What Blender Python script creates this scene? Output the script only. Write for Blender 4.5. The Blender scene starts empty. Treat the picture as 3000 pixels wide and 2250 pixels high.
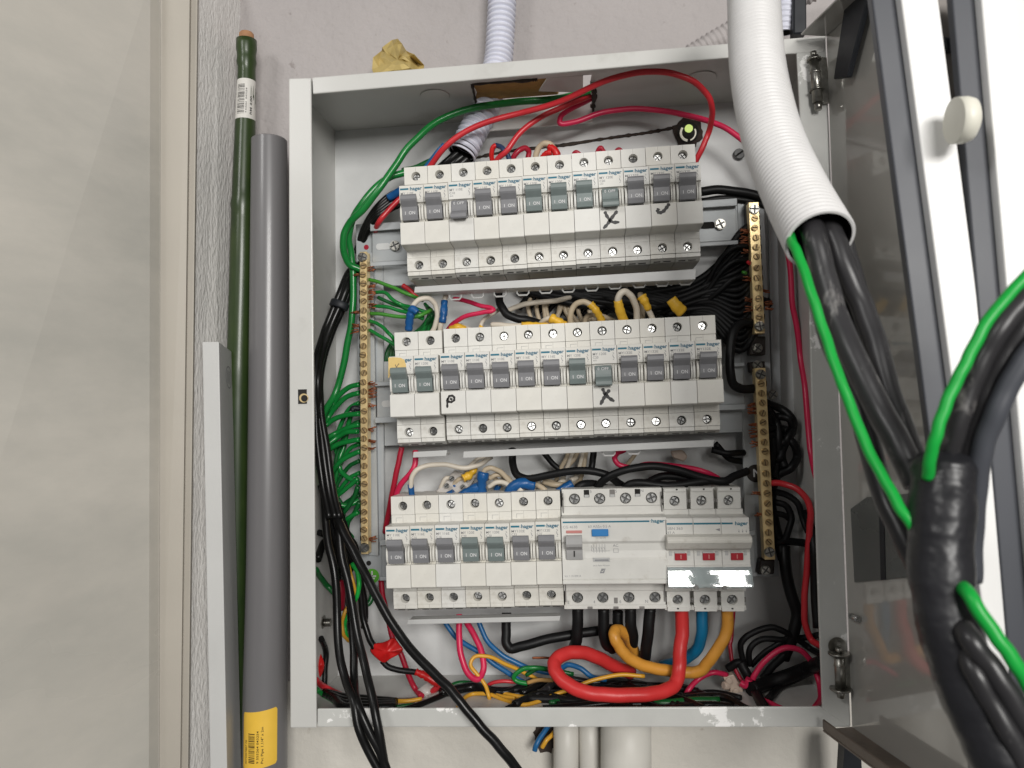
import bpy, bmesh, math, random
from mathutils import Vector, Matrix, noise
random.seed(7)
S = 0.001                                  # the code below counts in millimetres
sc = bpy.context.scene
col = sc.collection

# ---------------------------------------------------------------- camera
CAM = Vector((197.61, -509.81, -242.69))
YAW, PITCH, ROLL, FPX = 0.0889, 0.0435, -0.0250, 2167.0
_M = Matrix.Rotation(YAW, 3, 'Z') @ Matrix.Rotation(PITCH, 3, 'X') @ Matrix.Rotation(math.pi/2, 3, 'X')
_r, _u, _w = _M @ Vector((1,0,0)), _M @ Vector((0,1,0)), _M @ Vector((0,0,-1))
CR = (_r*math.cos(ROLL) + _u*math.sin(ROLL)); CU = (_u*math.cos(ROLL) - _r*math.sin(ROLL)); CW = _w
cam_data = bpy.data.cameras.new('camera'); cam = bpy.data.objects.new('camera', cam_data); col.objects.link(cam)
cam.matrix_world = Matrix((( CR.x, CU.x, -CW.x, CAM.x*S), (CR.y, CU.y, -CW.y, CAM.y*S), (CR.z, CU.z, -CW.z, CAM.z*S), (0,0,0,1)))
cam_data.sensor_width = 36.0; cam_data.lens = 26.0; cam_data.clip_start = 0.01; cam_data.clip_end = 50
cam_data.dof.use_dof = True; cam_data.dof.focus_distance = 0.53; cam_data.dof.aperture_fstop = 13.0
sc.camera = cam

# ---------------------------------------------------------------- world, lamps, exposure
w = bpy.data.worlds.new('World'); sc.world = w; w.use_nodes = True
bg = w.node_tree.nodes['Background']; bg.inputs[0].default_value = (0.98, 0.97, 0.96, 1); bg.inputs[1].default_value = 0.15
def area(name, loc, target, sx, sy, power, color):
    l = bpy.data.lights.new(name, 'AREA'); l.shape = 'RECTANGLE'; l.size = sx; l.size_y = sy; l.energy = power; l.color = color
    o = bpy.data.objects.new(name, l); col.objects.link(o); o.location = loc
    o.rotation_euler = (Vector(target)-Vector(loc)).to_track_quat('-Z', 'Y').to_euler(); return o
area('window_light', (0.80, -2.05, 0.20), (0.15, 0.0, -0.2), 0.8, 0.6, 44.0, (1.0, 0.98, 0.945))
area('fill_light', (-0.50, -1.1, 0.45), (0.25, 0.0, -0.25), 0.30, 0.25, 4.5, (1.0, 0.985, 0.96))  # unseen fill lamp, added at upper left to lift the dark side
sc.view_settings.view_transform = 'Standard'; sc.view_settings.look = 'None'
sc.view_settings.exposure = -0.14; sc.view_settings.gamma = 1.0
sc.cycles.max_bounces = 8
try: sc.cycles.use_denoising = True
except Exception: pass

def P(px, py, d):
    "a point of the photograph carried out to the depth d (mm behind the breaker fronts)"
    v = CR*((px-1500)/FPX) - CU*((py-1125)/FPX) + CW
    return CAM + v*((d-CAM.y)/v.y)
def pxmm(d): return FPX/(d-CAM.y)

# ---------------------------------------------------------------- materials
def mat(name, base, rough=0.5, metal=0.0, var=0.06, vscale=60, bump=0.0, bscale=400, coat=0.0, spec=0.5, dirt_or_sheen=None, dscale=20, dlo=0.55, dhi=0.75, trans=0.0, stretch=None, bdist=0.0006, alpha=1.0, ior=1.45, emis=None, ovar=0.0):
    m = bpy.data.materials.new(name); m.use_nodes = True; nt = m.node_tree; N = nt.nodes; L = nt.links
    b = N['Principled BSDF']; b.inputs['Roughness'].default_value = rough; b.inputs['Metallic'].default_value = metal
    b.inputs['Coat Weight'].default_value = coat; b.inputs['Coat Roughness'].default_value = 0.12
    b.inputs['Specular IOR Level'].default_value = spec; b.inputs['Transmission Weight'].default_value = trans
    b.inputs['Alpha'].default_value = alpha; b.inputs['IOR'].default_value = ior
    tc = N.new('ShaderNodeTexCoord'); src = tc.outputs['Object']
    if stretch:
        mp = N.new('ShaderNodeMapping'); mp.inputs['Scale'].default_value = stretch; L.new(src, mp.inputs[0]); src = mp.outputs[0]
    n1 = N.new('ShaderNodeTexNoise'); n1.inputs['Scale'].default_value = vscale; n1.inputs['Detail'].default_value = 5; L.new(src, n1.inputs['Vector'])
    mr = N.new('ShaderNodeMapRange'); mr.inputs['From Min'].default_value = 0.3; mr.inputs['From Max'].default_value = 0.7
    mr.inputs['To Min'].default_value = 1-var; mr.inputs['To Max'].default_value = 1+var*0.6; L.new(n1.outputs[0], mr.inputs[0])
    mx = N.new('ShaderNodeMix'); mx.data_type = 'RGBA'; mx.blend_type = 'MULTIPLY'; mx.inputs[0].default_value = 1.0
    mx.inputs[6].default_value = (*base, 1); L.new(mr.outputs[0], mx.inputs[7]); out = mx.outputs[2]
    if dirt_or_sheen:
        n2 = N.new('ShaderNodeTexNoise'); n2.inputs['Scale'].default_value = dscale; n2.inputs['Detail'].default_value = 8; n2.inputs['Roughness'].default_value = 0.65
        L.new(src, n2.inputs['Vector']); r2 = N.new('ShaderNodeMapRange'); r2.inputs['From Min'].default_value = dlo; r2.inputs['From Max'].default_value = dhi; L.new(n2.outputs[0], r2.inputs[0])
        m2 = N.new('ShaderNodeMix'); m2.data_type = 'RGBA'; L.new(r2.outputs[0], m2.inputs[0]); L.new(out, m2.inputs[6]); m2.inputs[7].default_value = (*dirt_or_sheen, 1); out = m2.outputs[2]
    if ovar:   # every piece has aged a little differently
        oi = N.new('ShaderNodeObjectInfo'); m3 = N.new('ShaderNodeMix'); m3.data_type = 'RGBA'; m3.blend_type = 'MULTIPLY'; rs = N.new('ShaderNodeMath'); rs.operation = 'MULTIPLY'; rs.inputs[1].default_value = 1.0
        L.new(oi.outputs['Random'], rs.inputs[0]); L.new(rs.outputs[0], m3.inputs[0]); L.new(out, m3.inputs[6]); m3.inputs[7].default_value = (1-ovar*.6, 1-ovar, 1-ovar*1.9, 1); out = m3.outputs[2]
    L.new(out, b.inputs['Base Color'])
    if rough > 0.05:
        rr = N.new('ShaderNodeMapRange'); rr.inputs['From Min'].default_value = 0.3; rr.inputs['From Max'].default_value = 0.7
        rr.inputs['To Min'].default_value = rough*0.85; rr.inputs['To Max'].default_value = min(1, rough*1.15); L.new(n1.outputs[0], rr.inputs[0]); L.new(rr.outputs[0], b.inputs['Roughness'])
    if bump:
        n3 = N.new('ShaderNodeTexNoise'); n3.inputs['Scale'].default_value = bscale; n3.inputs['Detail'].default_value = 4; L.new(src, n3.inputs['Vector'])
        bp = N.new('ShaderNodeBump'); bp.inputs['Strength'].default_value = bump; bp.inputs['Distance'].default_value = bdist
        L.new(n3.outputs[0], bp.inputs['Height']); L.new(bp.outputs[0], b.inputs['Normal'])
    if emis:
        b.inputs['Emission Color'].default_value = (*emis[:3], 1); b.inputs['Emission Strength'].default_value = emis[3]
    return m
M = dict(
 paint = mat('grey_enamel', (.56,.555,.53), .38, bump=.25, bscale=900, var=.05, vscale=12, coat=.1, bdist=.0002, dirt_or_sheen=(.40,.39,.36), dscale=16, dlo=.56, dhi=.80),
 paint_worn = mat('worn_grey_enamel', (.53,.53,.505), .38, bump=.2, bscale=900, var=.04, coat=.1, bdist=.0002, dirt_or_sheen=(.88,.87,.85), dscale=30, dlo=.575, dhi=.60),
 back = mat('back_panel_enamel', (.60,.605,.60), .42, bump=.2, bscale=700, var=.04, bdist=.0003, dirt_or_sheen=(.50,.48,.45), dscale=14, dlo=.6, dhi=.8),
 door = mat('door_enamel', (.37,.36,.335), .13, var=.10, vscale=11, coat=.25, bump=.10, bscale=60, bdist=.0005),
 rust = mat('rusty_edge', (.13,.105,.085), .5, var=.35, vscale=50, bump=.4, bscale=300, dirt_or_sheen=(.10,.04,.015), dscale=40, dlo=.62, dhi=.66),
 wall = mat('pink_grey_plaster', (.415,.385,.378), .85, var=.09, vscale=9, bump=1.0, bscale=85, bdist=.003, dirt_or_sheen=(.30,.27,.26), dscale=80, dlo=.65, dhi=.71),
 wall_low = mat('warm_white_plaster', (.66,.63,.57), .8, var=.08, vscale=10, bump=.8, bscale=70, bdist=.002, dirt_or_sheen=(.42,.37,.31), dscale=45, dlo=.64, dhi=.72),
 stucco = mat('rough_stucco', (.74,.72,.695), .45, var=.05, vscale=40, bump=.8, bscale=420, bdist=.0015, stretch=(1,1,.4), spec=.7, dirt_or_sheen=(.86,.85,.83), dscale=260, dlo=.60, dhi=.64),  # pale specks are glints put into the stucco colour
 jamb = mat('beige_plaster', (.67,.635,.57), .30, var=.09, vscale=5, bump=.35, bscale=30, bdist=.0015, dirt_or_sheen=(.51,.495,.45), dscale=7, dlo=.38, dhi=.66, coat=.3, stretch=(.5,.5,1.2)),  # greyer bands in the colour stand for soft reflections on the panel
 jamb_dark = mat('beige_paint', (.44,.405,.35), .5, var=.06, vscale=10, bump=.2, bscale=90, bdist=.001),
 plastic = mat('breaker_plastic', (.70,.69,.655), .42, var=.05, vscale=90, bump=.12, bscale=1500, bdist=.0001, dirt_or_sheen=(.50,.47,.42), dscale=75, dlo=.58, dhi=.78, ovar=.045),
 cover = mat('busbar_cover_plastic', (.50,.50,.49), .35, var=.03),
 lever = mat('grey_toggle', (.21,.21,.22), .40, var=.04, vscale=200, bump=.1, bscale=1500, bdist=.0001),
 lever_g = mat('green_grey_toggle', (.18,.215,.21), .40, var=.04, vscale=200, bump=.1, bscale=1500, bdist=.0001),
 lever_l = mat('pale_grey_toggle', (.36,.355,.35), .4, var=.04),
 blue_ink = mat('blue_print', (.010,.145,.215), .5), grey_ink = mat('grey_print', (.26,.26,.27), .6), navy_ink = mat('dark_blue_print', (.03,.13,.2), .5),
 white_ink = mat('white_print', (.62,.62,.62), .5), black_ink = mat('black_ink', (.012,.01,.01), .45, var=.3), groove = mat('groove_shadow_line', (.22,.21,.20), .8),
 dark = mat('dark_recess', (.012,.011,.01), .8), red_plastic = mat('red_indicator', (.38,.008,.02), .35), pink_plastic = mat('pink_indicator', (.55,.22,.20), .4),
 blue_plastic = mat('blue_button', (.03,.21,.52), .35),
 steel = mat('zinc_steel', (.50,.50,.49), .27, 1.0, var=.25, vscale=500, bump=.3, bscale=900, bdist=.0002),
 steel_d = mat('dull_steel', (.36,.35,.32), .35, 1.0, var=.3, vscale=300, bump=.3, bscale=600, bdist=.0003),
 steel_k = mat('screw_recess_steel', (.10,.10,.10), .5, .8, var=.3), brass_k = mat('screw_slot_brass', (.10,.07,.04), .5, .5),
 galv = mat('galvanised_plate', (.42,.44,.45), .52, .2, var=.08, vscale=25, bump=.1, bscale=300, bdist=.0002, dirt_or_sheen=(.36,.36,.36), dscale=30, dlo=.62, dhi=.8),
 brass = mat('brass', (.88,.68,.36), .36, .6, var=.12, vscale=150, bump=.15, bscale=500, bdist=.0002),
 brass_d = mat('aged_brass_screw', (.46,.33,.17), .42, .8, var=.35, vscale=400, bump=.4, bscale=700, bdist=.0002),
 copper = mat('copper_strands', (.33,.11,.05), .45, .6, var=.4, vscale=300),
 green = mat('green_insulation', (.008,.19,.035), .30, var=.1, coat=.15, bump=.1, bscale=300, bdist=.0003),
 dgreen = mat('dark_green_insulation', (.006,.10,.022), .33, var=.12), lgreen = mat('light_green_insulation', (.055,.25,.03), .35, var=.1),
 bgreen = mat('bright_green_insulation', (.010,.36,.05), .36, var=.05, spec=.35),
 red = mat('red_insulation', (.56,.028,.038), .34, var=.08, bump=.1, bscale=200, bdist=.0004), red_b = mat('bright_red_insulation', (.62,.035,.035), .40, var=.12, vscale=45, bump=.3, bscale=90, bdist=.001, dirt_or_sheen=(.40,.05,.04), dscale=60, dlo=.6, dhi=.75),
 crimson = mat('crimson_insulation', (.36,.01,.03), .36, var=.1), pinkred = mat('pink_red_insulation', (.60,.02,.08), .34, var=.08),
 black = mat('black_insulation', (.006,.006,.006), .30, var=.2, spec=.35, bump=.12, bscale=150, bdist=.0005), black_m = mat('matt_black_insulation', (.007,.007,.0075), .46, spec=.3, var=.2, bump=.2, bscale=200, bdist=.0005),
 black_f = mat('dusty_black_insulation', (.028,.027,.029), .36, var=.25, vscale=40, bump=.3, bscale=120, bdist=.0006, dirt_or_sheen=(.20,.19,.185), dscale=90, dlo=.60, dhi=.70, stretch=(1,1,.45)),
 tape = mat('black_pvc_tape', (.016,.016,.019), .40, var=.2, vscale=60, bump=.8, bscale=26, bdist=.007),
 white = mat('off_white_insulation', (.62,.56,.47), .45, var=.1, bump=.15, bscale=250, bdist=.0004), beige = mat('beige_insulation', (.50,.41,.29), .45, var=.12, bump=.15, bscale=250, bdist=.0004),
 blue = mat('blue_insulation', (.015,.12,.30), .35, var=.12), blue_b = mat('teal_blue_insulation', (.004,.15,.30), .35, var=.08), navy = mat('navy_insulation', (.02,.04,.10), .4, var=.1),
 blue_tape = mat('blue_tape', (.008,.085,.26), .34, var=.15, bump=.6, bscale=180, bdist=.001), yellow_tape = mat('yellow_tape', (.72,.42,.035), .4, var=.15, bump=.7, bscale=160, bdist=.001),
 red_tape = mat('red_tape', (.55,.012,.012), .38, var=.12, bump=.5, bscale=120, bdist=.001), masking = mat('masking_tape', (.72,.52,.20), .6, var=.1, bump=.4, bscale=200, bdist=.0006),
 yellow = mat('yellow_insulation', (.66,.34,.03), .36, var=.08), yellow_b = mat('amber_insulation', (.68,.31,.045), .40, var=.12, vscale=45, bump=.3, bscale=90, bdist=.001, dirt_or_sheen=(.40,.20,.05), dscale=60, dlo=.58, dhi=.72),
 conduit = mat('white_conduit', (.70,.69,.685), .42, var=.03, spec=.4, dirt_or_sheen=(.60,.58,.54), dscale=25, dlo=.58, dhi=.8), conduit_g = mat('bluish_white_conduit', (.66,.67,.76), .40, var=.04),
 pvc = mat('grey_pvc', (.15,.146,.15), .33, var=.05, vscale=20, dirt_or_sheen=(.20,.20,.20), dscale=30, dlo=.66, dhi=.74, stretch=(1,1,.25), coat=.15), pvc_w = mat('painted_white_pipe', (.62,.60,.55), .45, var=.06, vscale=20, dirt_or_sheen=(.45,.42,.36), dscale=30, dlo=.62, dhi=.75, stretch=(1,1,.3)),
 pole = mat('green_lacquer', (.009,.027,.007), .36, var=.6, vscale=9, stretch=(1,1,.35), coat=.12, dirt_or_sheen=(.060,.092,.022), dscale=4, dlo=.42, dhi=.62), wood = mat('raw_cane_end', (.42,.22,.11), .8, var=.25, vscale=120),
 trunking = mat('grey_pvc_trunking', (.54,.54,.53), .45, var=.05, vscale=30, dirt_or_sheen=(.30,.30,.30), dscale=50, dlo=.66, dhi=.76, stretch=(1,1,.5), bump=.1, bscale=200, bdist=.0003),
 label_w = mat('white_paper_label', (.66,.64,.60), .5), label_y = mat('yellow_paper_label', (.80,.50,.06), .45, var=.05),
 foam = mat('tan_foam', (.42,.24,.08), .9, var=.3, vscale=60, bump=.8, bscale=200, bdist=.002), sponge = mat('yellow_masking_tape', (.50,.38,.14), .6, var=.18, vscale=45, bump=.6, bscale=110, bdist=.0015),
 rag = mat('white_paper', (.74,.73,.70), .8, var=.05, bump=.5, bscale=60, bdist=.002), burnt = mat('burnt_edge', (.045,.032,.025), .8, var=.6, vscale=200, bump=.8, bscale=400, bdist=.001),
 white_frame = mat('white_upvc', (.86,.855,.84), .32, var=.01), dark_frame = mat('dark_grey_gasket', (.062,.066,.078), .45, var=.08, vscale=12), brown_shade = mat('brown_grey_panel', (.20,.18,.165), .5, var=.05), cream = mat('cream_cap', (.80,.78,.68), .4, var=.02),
 black_rubber = mat('black_rubber', (.010,.012,.016), .5), lit = mat('lit_hole', (.35,.42,.12), .5, emis=(.55,.7,.2,.9)), ringm = mat('glowing_cream_ring', (.85,.82,.70), .3, emis=(1,.95,.8,.25)),  # ring and hole disc glow, standing for light coming through the hole
 clear = mat('clear_cover', (.80,.88,.89), .06, trans=.75, ior=1.45, var=.0, spec=.8, coat=1.0), clear_p = mat('frosted_connector', (.66,.62,.58), .3, var=.05, trans=.35), bakelite = mat('milky_connector', (.55,.44,.36), .45, var=.08),
 sticker_g = mat('green_sticker', (.10,.40,.03), .5), sticker_k = mat('black_sticker', (.02,.015,.012), .5),
)

for n_, c_ in (('door',1.0),): 
    b_ = M[n_].node_tree.nodes['Principled BSDF']; b_.inputs['Coat Weight'].default_value = c_; b_.inputs['Coat Roughness'].default_value = .05; b_.inputs['Coat IOR'].default_value = 1.7
M['clear'].node_tree.nodes['Principled BSDF'].inputs['Coat Roughness'].default_value = .03

# ---------------------------------------------------------------- mesh building (mm)
class MB:
    def __init__(s): s.v = []; s.f = []; s.m = []; s.sm = []
    def add(s, vs, fs, mi=0, smooth=False):
        b = len(s.v); s.v += [Vector(v) for v in vs]
        for f in fs: s.f.append([b+i for i in f]); s.m.append(mi); s.sm.append(smooth)
    def box(s, a, b, mi=0):
        x0,y0,z0 = a; x1,y1,z1 = b
        s.add([(x0,y0,z0),(x1,y0,z0),(x1,y1,z0),(x0,y1,z0),(x0,y0,z1),(x1,y0,z1),(x1,y1,z1),(x0,y1,z1)],
              [(0,3,2,1),(4,5,6,7),(0,1,5,4),(1,2,6,5),(2,3,7,6),(3,0,4,7)], mi)
    def slab(s, front, t, mi=0, vec=None):
        "front: world points of one face seen by the camera (clockwise or not), pushed back by t along +Y"
        n = len(front); v = vec if vec is not None else Vector((0,t,0)); fr = [Vector(p) for p in front]; bk = [p+v for p in fr]
        fs = [list(range(n)), list(range(2*n-1, n-1, -1))] + [(i, n+i, n+(i+1)%n, (i+1)%n) for i in range(n)]
        s.add(fr+bk, fs, mi)
    def ext(s, poly, x0, x1, mi=0):
        "a (y,z) profile run along x"
        n = len(poly); s.add([(x0,y,z) for y,z in poly]+[(x1,y,z) for y,z in poly],
            [list(range(n)), list(range(2*n-1,n-1,-1))]+[(i,n+i,n+(i+1)%n,(i+1)%n) for i in range(n)], mi)
    def tube(s, pts, r, segs=10, mi=0, caps=True, smooth=True, flat=1.0):
        pts = [Vector(p) for p in pts]; n = len(pts)
        if not hasattr(r, '__len__'): r = [r]*n
        t = [(pts[min(i+1,n-1)]-pts[max(i-1,0)]).normalized() for i in range(n)]
        up = Vector((0,-1,0)); 
        if abs(t[0].dot(up)) > .9: up = Vector((0,0,1))
        u = (up - t[0]*up.dot(t[0])).normalized(); b = len(s.v); vs = []
        for i in range(n):
            u = (u - t[i]*u.dot(t[i])); u = u.normalized() if u.length > 1e-6 else t[i].orthogonal().normalized()
            w_ = t[i].cross(u)
            for k in range(segs):
                a = 2*math.pi*k/segs; vs.append(pts[i] + (u*math.cos(a)*flat + w_*math.sin(a))*r[i])
        fs = [(i*segs+k, i*segs+(k+1)%segs, (i+1)*segs+(k+1)%segs, (i+1)*segs+k) for i in range(n-1) for k in range(segs)]
        s.add(vs, fs, mi, smooth)
        if caps: s.f.append([b+k for k in range(segs)][::-1]); s.m.append(mi); s.sm.append(False); s.f.append([b+(n-1)*segs+k for k in range(segs)]); s.m.append(mi); s.sm.append(False)
    def cyl(s, c, r, h, axis=(0,1,0), segs=20, mi=0, r1=None, smooth=True):
        c = Vector(c); a = Vector(axis).normalized(); s.tube([c, c+a*h], [r, r if r1 is None else r1], segs, mi, True, smooth)
    def hole(s, x0, x1, z0, z1, cx, cz, r, y, depth, mi=0, mf=1, segs=24):
        "plate face at y with a round recess; frame corners shared"
        per = []
        for k in range(segs):
            a = 2*math.pi*k/segs + math.pi/segs; dx, dz = math.cos(a), math.sin(a)
            t = min([((x1-cx)/dx if dx>0 else (x0-cx)/dx) if abs(dx)>1e-9 else 1e9, ((z1-cz)/dz if dz>0 else (z0-cz)/dz) if abs(dz)>1e-9 else 1e9])
            per.append((cx+dx*t, cz+dz*t))
        ring = [(cx+math.cos(2*math.pi*k/segs+math.pi/segs)*r, cz+math.sin(2*math.pi*k/segs+math.pi/segs)*r) for k in range(segs)]
        vs = [(x,y,z) for x,z in per]+[(x,y,z) for x,z in ring]+[(x,y+depth,z) for x,z in ring]+[(x0,y,z0),(x1,y,z0),(x1,y,z1),(x0,y,z1)]
        s.add(vs, [(k,(k+1)%segs,segs+(k+1)%segs,segs+k) for k in range(segs)], mi)
        b = len(s.v)-len(vs)
        cs = [(x0,z0),(x1,z0),(x1,z1),(x0,z1)]
        for k in range(segs):       # fill the corners
            p, q = per[k], per[(k+1)%segs]
            if abs(p[0]-q[0])>1e-6 and abs(p[1]-q[1])>1e-6:
                for ci,(X,Z) in enumerate(cs):
                    if (abs(p[0]-X)<1e-6 or abs(q[0]-X)<1e-6) and (abs(p[1]-Z)<1e-6 or abs(q[1]-Z)<1e-6):
                        s.f.append([b+k, b+3*segs+ci, b+(k+1)%segs]); s.m.append(mi); s.sm.append(False)
        for k in range(segs): s.f.append([b+segs+k,b+segs+(k+1)%segs,b+2*segs+(k+1)%segs,b+2*segs+k]); s.m.append(mi); s.sm.append(True)
        s.f.append([b+2*segs+k for k in range(segs)]); s.m.append(mf); s.sm.append(False)
    def build(s, name, mats, parent=None, bevel=0, xf=None, segs=1, fixn=False):
        me = bpy.data.meshes.new(name)
        vs = [(xf @ v if xf else v)*S for v in s.v]
        me.from_pydata(vs, [], s.f)
        for m_ in (mats if isinstance(mats,(list,tuple)) else [mats]): me.materials.append(M[m_] if isinstance(m_, str) else m_)
        me.polygons.foreach_set('material_index', s.m); me.polygons.foreach_set('use_smooth', s.sm)
        bm = bmesh.new(); bm.from_mesh(me); bmesh.ops.recalc_face_normals(bm, faces=bm.faces)
        bm.to_mesh(me); bm.free(); me.update()
        o = bpy.data.objects.new(name, me); col.objects.link(o)
        if parent: o.parent = parent
        if bevel:
            b = o.modifiers.new('bevel','BEVEL'); b.width = bevel*S; b.segments = segs; b.limit_method = 'ANGLE'; b.angle_limit = math.radians(40)
        return o

def tag(o, label=None, cat=None, group=None, kind=None):
    if label: o['label'] = label
    if cat: o['category'] = cat
    if group: o['group'] = group
    if kind: o['kind'] = kind
    return o
def empty(name, loc=(0,0,0), label=None, cat=None, group=None, rot=0):
    o = bpy.data.objects.new(name, None); o.empty_display_size = .01; col.objects.link(o); o.location = Vector(loc)*S; o.rotation_euler = (0,rot,0)
    return tag(o, label, cat, group)
def child(parent_loc): return Matrix.Translation(-Vector(parent_loc))
def spline(pts, n=6):
    pts = [Vector(p) for p in pts]
    if len(pts) < 3: return [pts[0].lerp(pts[-1], k/n) for k in range(n+1)]
    e = [pts[0]*2-pts[1]] + pts + [pts[-1]*2-pts[-2]]; out = []
    for i in range(1, len(e)-2):
        a,b,c,d = e[i-1],e[i],e[i+1],e[i+2]
        ta, tb, tc = (b-a).length**.5+1e-6, (c-b).length**.5+1e-6, (d-c).length**.5+1e-6
        m1 = (c-b) + ((b-a)/ta - (c-a)/(ta+tb))*tb; m2 = (c-b) + ((d-c)/tc - (d-b)/(tb+tc))*tb
        for k in range(n):
            t = k/n; t2 = t*t; t3 = t2*t
            out.append(b*(2*t3-3*t2+1) + m1*(t3-2*t2+t) + c*(-2*t3+3*t2) + m2*(t3-t2))
    return out+[pts[-1]]
def px(*pts, d=None):
    out = []
    for p in pts: out.append(P(p[0], p[1], p[2] if len(p) > 2 else d))
    return out

# ---- lettering turned into mesh once per word
_tc = {}
def text_geo(body, size=1.0, bold=0.0):
    k = (body, bold)
    if k not in _tc:
        c = bpy.data.curves.new('t', 'FONT'); c.body = body; c.size = 1.0; c.resolution_u = 3; c.align_x = 'LEFT'; c.align_y = 'CENTER'; c.offset = bold
        o = bpy.data.objects.new('t', c); col.objects.link(o); dg = bpy.context.evaluated_depsgraph_get(); dg.update()
        me = o.evaluated_get(dg).to_mesh(); vs = [v.co.copy() for v in me.vertices]; fs = [list(p.vertices) for p in me.polygons]
        o.evaluated_get(dg).to_mesh_clear(); bpy.data.objects.remove(o); bpy.data.curves.remove(c)
        _tc[k] = (vs, fs, max(v.x for v in vs) if vs else 1)
    return _tc[k]
def put_text(mb, body, x, z, size, y, mi=0, width=None, bold=0.0, fn=None):
    vs, fs, wd = text_geo(body, 1, bold); sx = size if width is None else width/wd
    pts = [(x+v.x*sx, y, z+v.y*size) for v in vs]
    if fn: pts = [fn(p[0], p[2]) for p in pts]
    mb.add(pts, fs, mi)
def plate(mb, x0, x1, z0, z1, y, mi=0, t=.04): mb.box((x0,y-t,z0),(x1,y+.01,z1), mi)
def stroke(mb, pts, wdt, y, mi=0):
    "felt pen stroke lying on a face"
    sp = spline([(p[0],y,p[1]) for p in pts], 5); L_, R_ = [], []
    for i,p in enumerate(sp):
        t = (sp[min(i+1,len(sp)-1)]-sp[max(i-1,0)]).normalized(); n = Vector((-t.z,0,t.x)); wv = wdt*(.5 if i in (0,len(sp)-1) else 1)*(.9+.2*math.sin(i*1.7))/2
        L_.append(p+n*wv); R_.append(p-n*wv)
    k = len(sp); mb.add(L_+R_, [(i,i+1,k+i+1,k+i) for i in range(k-1)], mi)
# ================================================================ THE SETTING
o = MB(); 
def wallpt(x,y,d=77): return P(x,y,d)
# plastered wall behind everything: one sheet, the lower part with its own warmer paint
mb = MB()
zA = P(1500,2000,77).z
mb.box((-150,77,zA),(900,90,400)); mb.build('wall', 'wall').__setitem__('kind','structure')
mb = MB(); mb.box((-150,77,-1200),(900,90,zA-.2)); mb.build('wall', 'wall_low').__setitem__('kind','structure')
# the rough return wall on the left, which runs towards the viewer
def strip(name, m, top, bot, parent=None, seg=1):
    "top/bot: lists of (px, depth) at y=-60 and y=2320; faces between neighbours"
    mb = MB(); a = [P(x,-60,d) for x,d in top]; b = [P(x,2320,d) for x,d in bot]
    n = len(a); mb.add(a+b, [(i,i+1,n+i+1,n+i) for i in range(n-1)]); return mb
mb = strip('', '', [(706,78),(640,45),(583,21)], [(688,78),(625,45),(555,21)])
mb.build('side_wall', 'stucco')['kind'] = 'structure'
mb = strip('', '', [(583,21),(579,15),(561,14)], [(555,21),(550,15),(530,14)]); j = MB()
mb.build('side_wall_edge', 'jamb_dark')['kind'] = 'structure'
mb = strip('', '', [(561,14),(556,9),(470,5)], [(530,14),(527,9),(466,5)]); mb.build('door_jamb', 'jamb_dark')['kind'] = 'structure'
mb = strip('', '', [(470,4),(467,3),(440,-8),(-300,-150)], [(466,4),(463,3),(436,-8),(-300,-150)]); mb.build('near_wall', 'jamb')['kind'] = 'structure'

# ================================================================ THINGS LEFT OF THE BOX
# green cane pole
path = [P(x,y,d) for x,y,d in [(722,118,52),(722,250,53),(718,380,54),(712,600,54),(708,800,54),(700,1100,54),(695,1500,56),(690,1900,57),(688,2300,58)]]
sp = spline(path, 10); T = len(sp)
rr = []
for i,p in enumerate(sp):
    t = i/(T-1); r = 6.3+3.2*min(1,t*2.2)
    for nd in (.02,.06,.375,.62): r += .9*math.exp(-((t-nd)/.006)**2)
    r += (1.7 if t<.08 else 0)*(1-t/.08)
    rr.append(r)
rrp = rr
pole = empty('garden_cane', sp[-1], 'dark green lacquered cane pole leaning in the corner left of the grey pipe', 'pole')
mb = MB(); mb.tube(sp, rr, 20); mb.build('cane', 'pole', pole, xf=child(sp[-1]))
mb = MB(); e0 = path[0]; up = (path[0]-path[1]).normalized(); mb.tube([e0-up*1, e0+up*2.5, e0+up*5.2, e0+up*6.2], [5.9,5.9,5.7,4.8], 14); mb.build('bare_end', 'wood', pole, xf=child(sp[-1]))
# paper label wrapped round it
lc, l1 = P(719,355,53.6), P(721,240,53)
ax = (l1-lc); H = ax.length; ax.normalize()
sd = Vector((1,0,0)); fw = Vector((0,-1,0))
def cyl_fn(base, ax, r, a0=0.0):
    def fn(x, z):   # x = arc mm from the middle, z = along the axis
        a = x/r + a0; return base + ax*z + sd*math.sin(a)*r + fw*math.cos(a)*r
    return fn
def axis_fn(sp_, rr_, z0, off):
    "wraps a sheet round a gently bent round bar"
    def fn(x, z):
        zz = z0+z
        for i in range(len(sp_)-1):
            if sp_[i].z >= zz >= sp_[i+1].z: break
        t = (sp_[i].z-zz)/max(1e-6, sp_[i].z-sp_[i+1].z); c = sp_[i].lerp(sp_[i+1], t); r = rr_[i]+(rr_[i+1]-rr_[i])*t+off
        v = (CAM-c); v.z = 0; v.normalize(); s_ = Vector((-v.y, v.x, 0)); a = x/r
        return c + s_*math.sin(a)*r + v*math.cos(a)*r
    return fn
def wrap_sheet(mb, fn, x0, x1, z0, z1, n=14, mi=0, round_=0.0, skew=0.0):
    vs = []; 
    for i in range(n+1):
        x = x0+(x1-x0)*i/n; q = min(x-x0, x1-x); dz = 0
        if round_ and q < round_: dz = round_-math.sqrt(max(0, round_**2-(round_-q)**2))
        s_ = skew*(x-x0); vs += [fn(x, z0+dz+s_), fn(x, z1-dz+s_)]
    mb.add(vs, [(2*i,2*i+2,2*i+3,2*i+1) for i in range(n)], mi, True)
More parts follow.
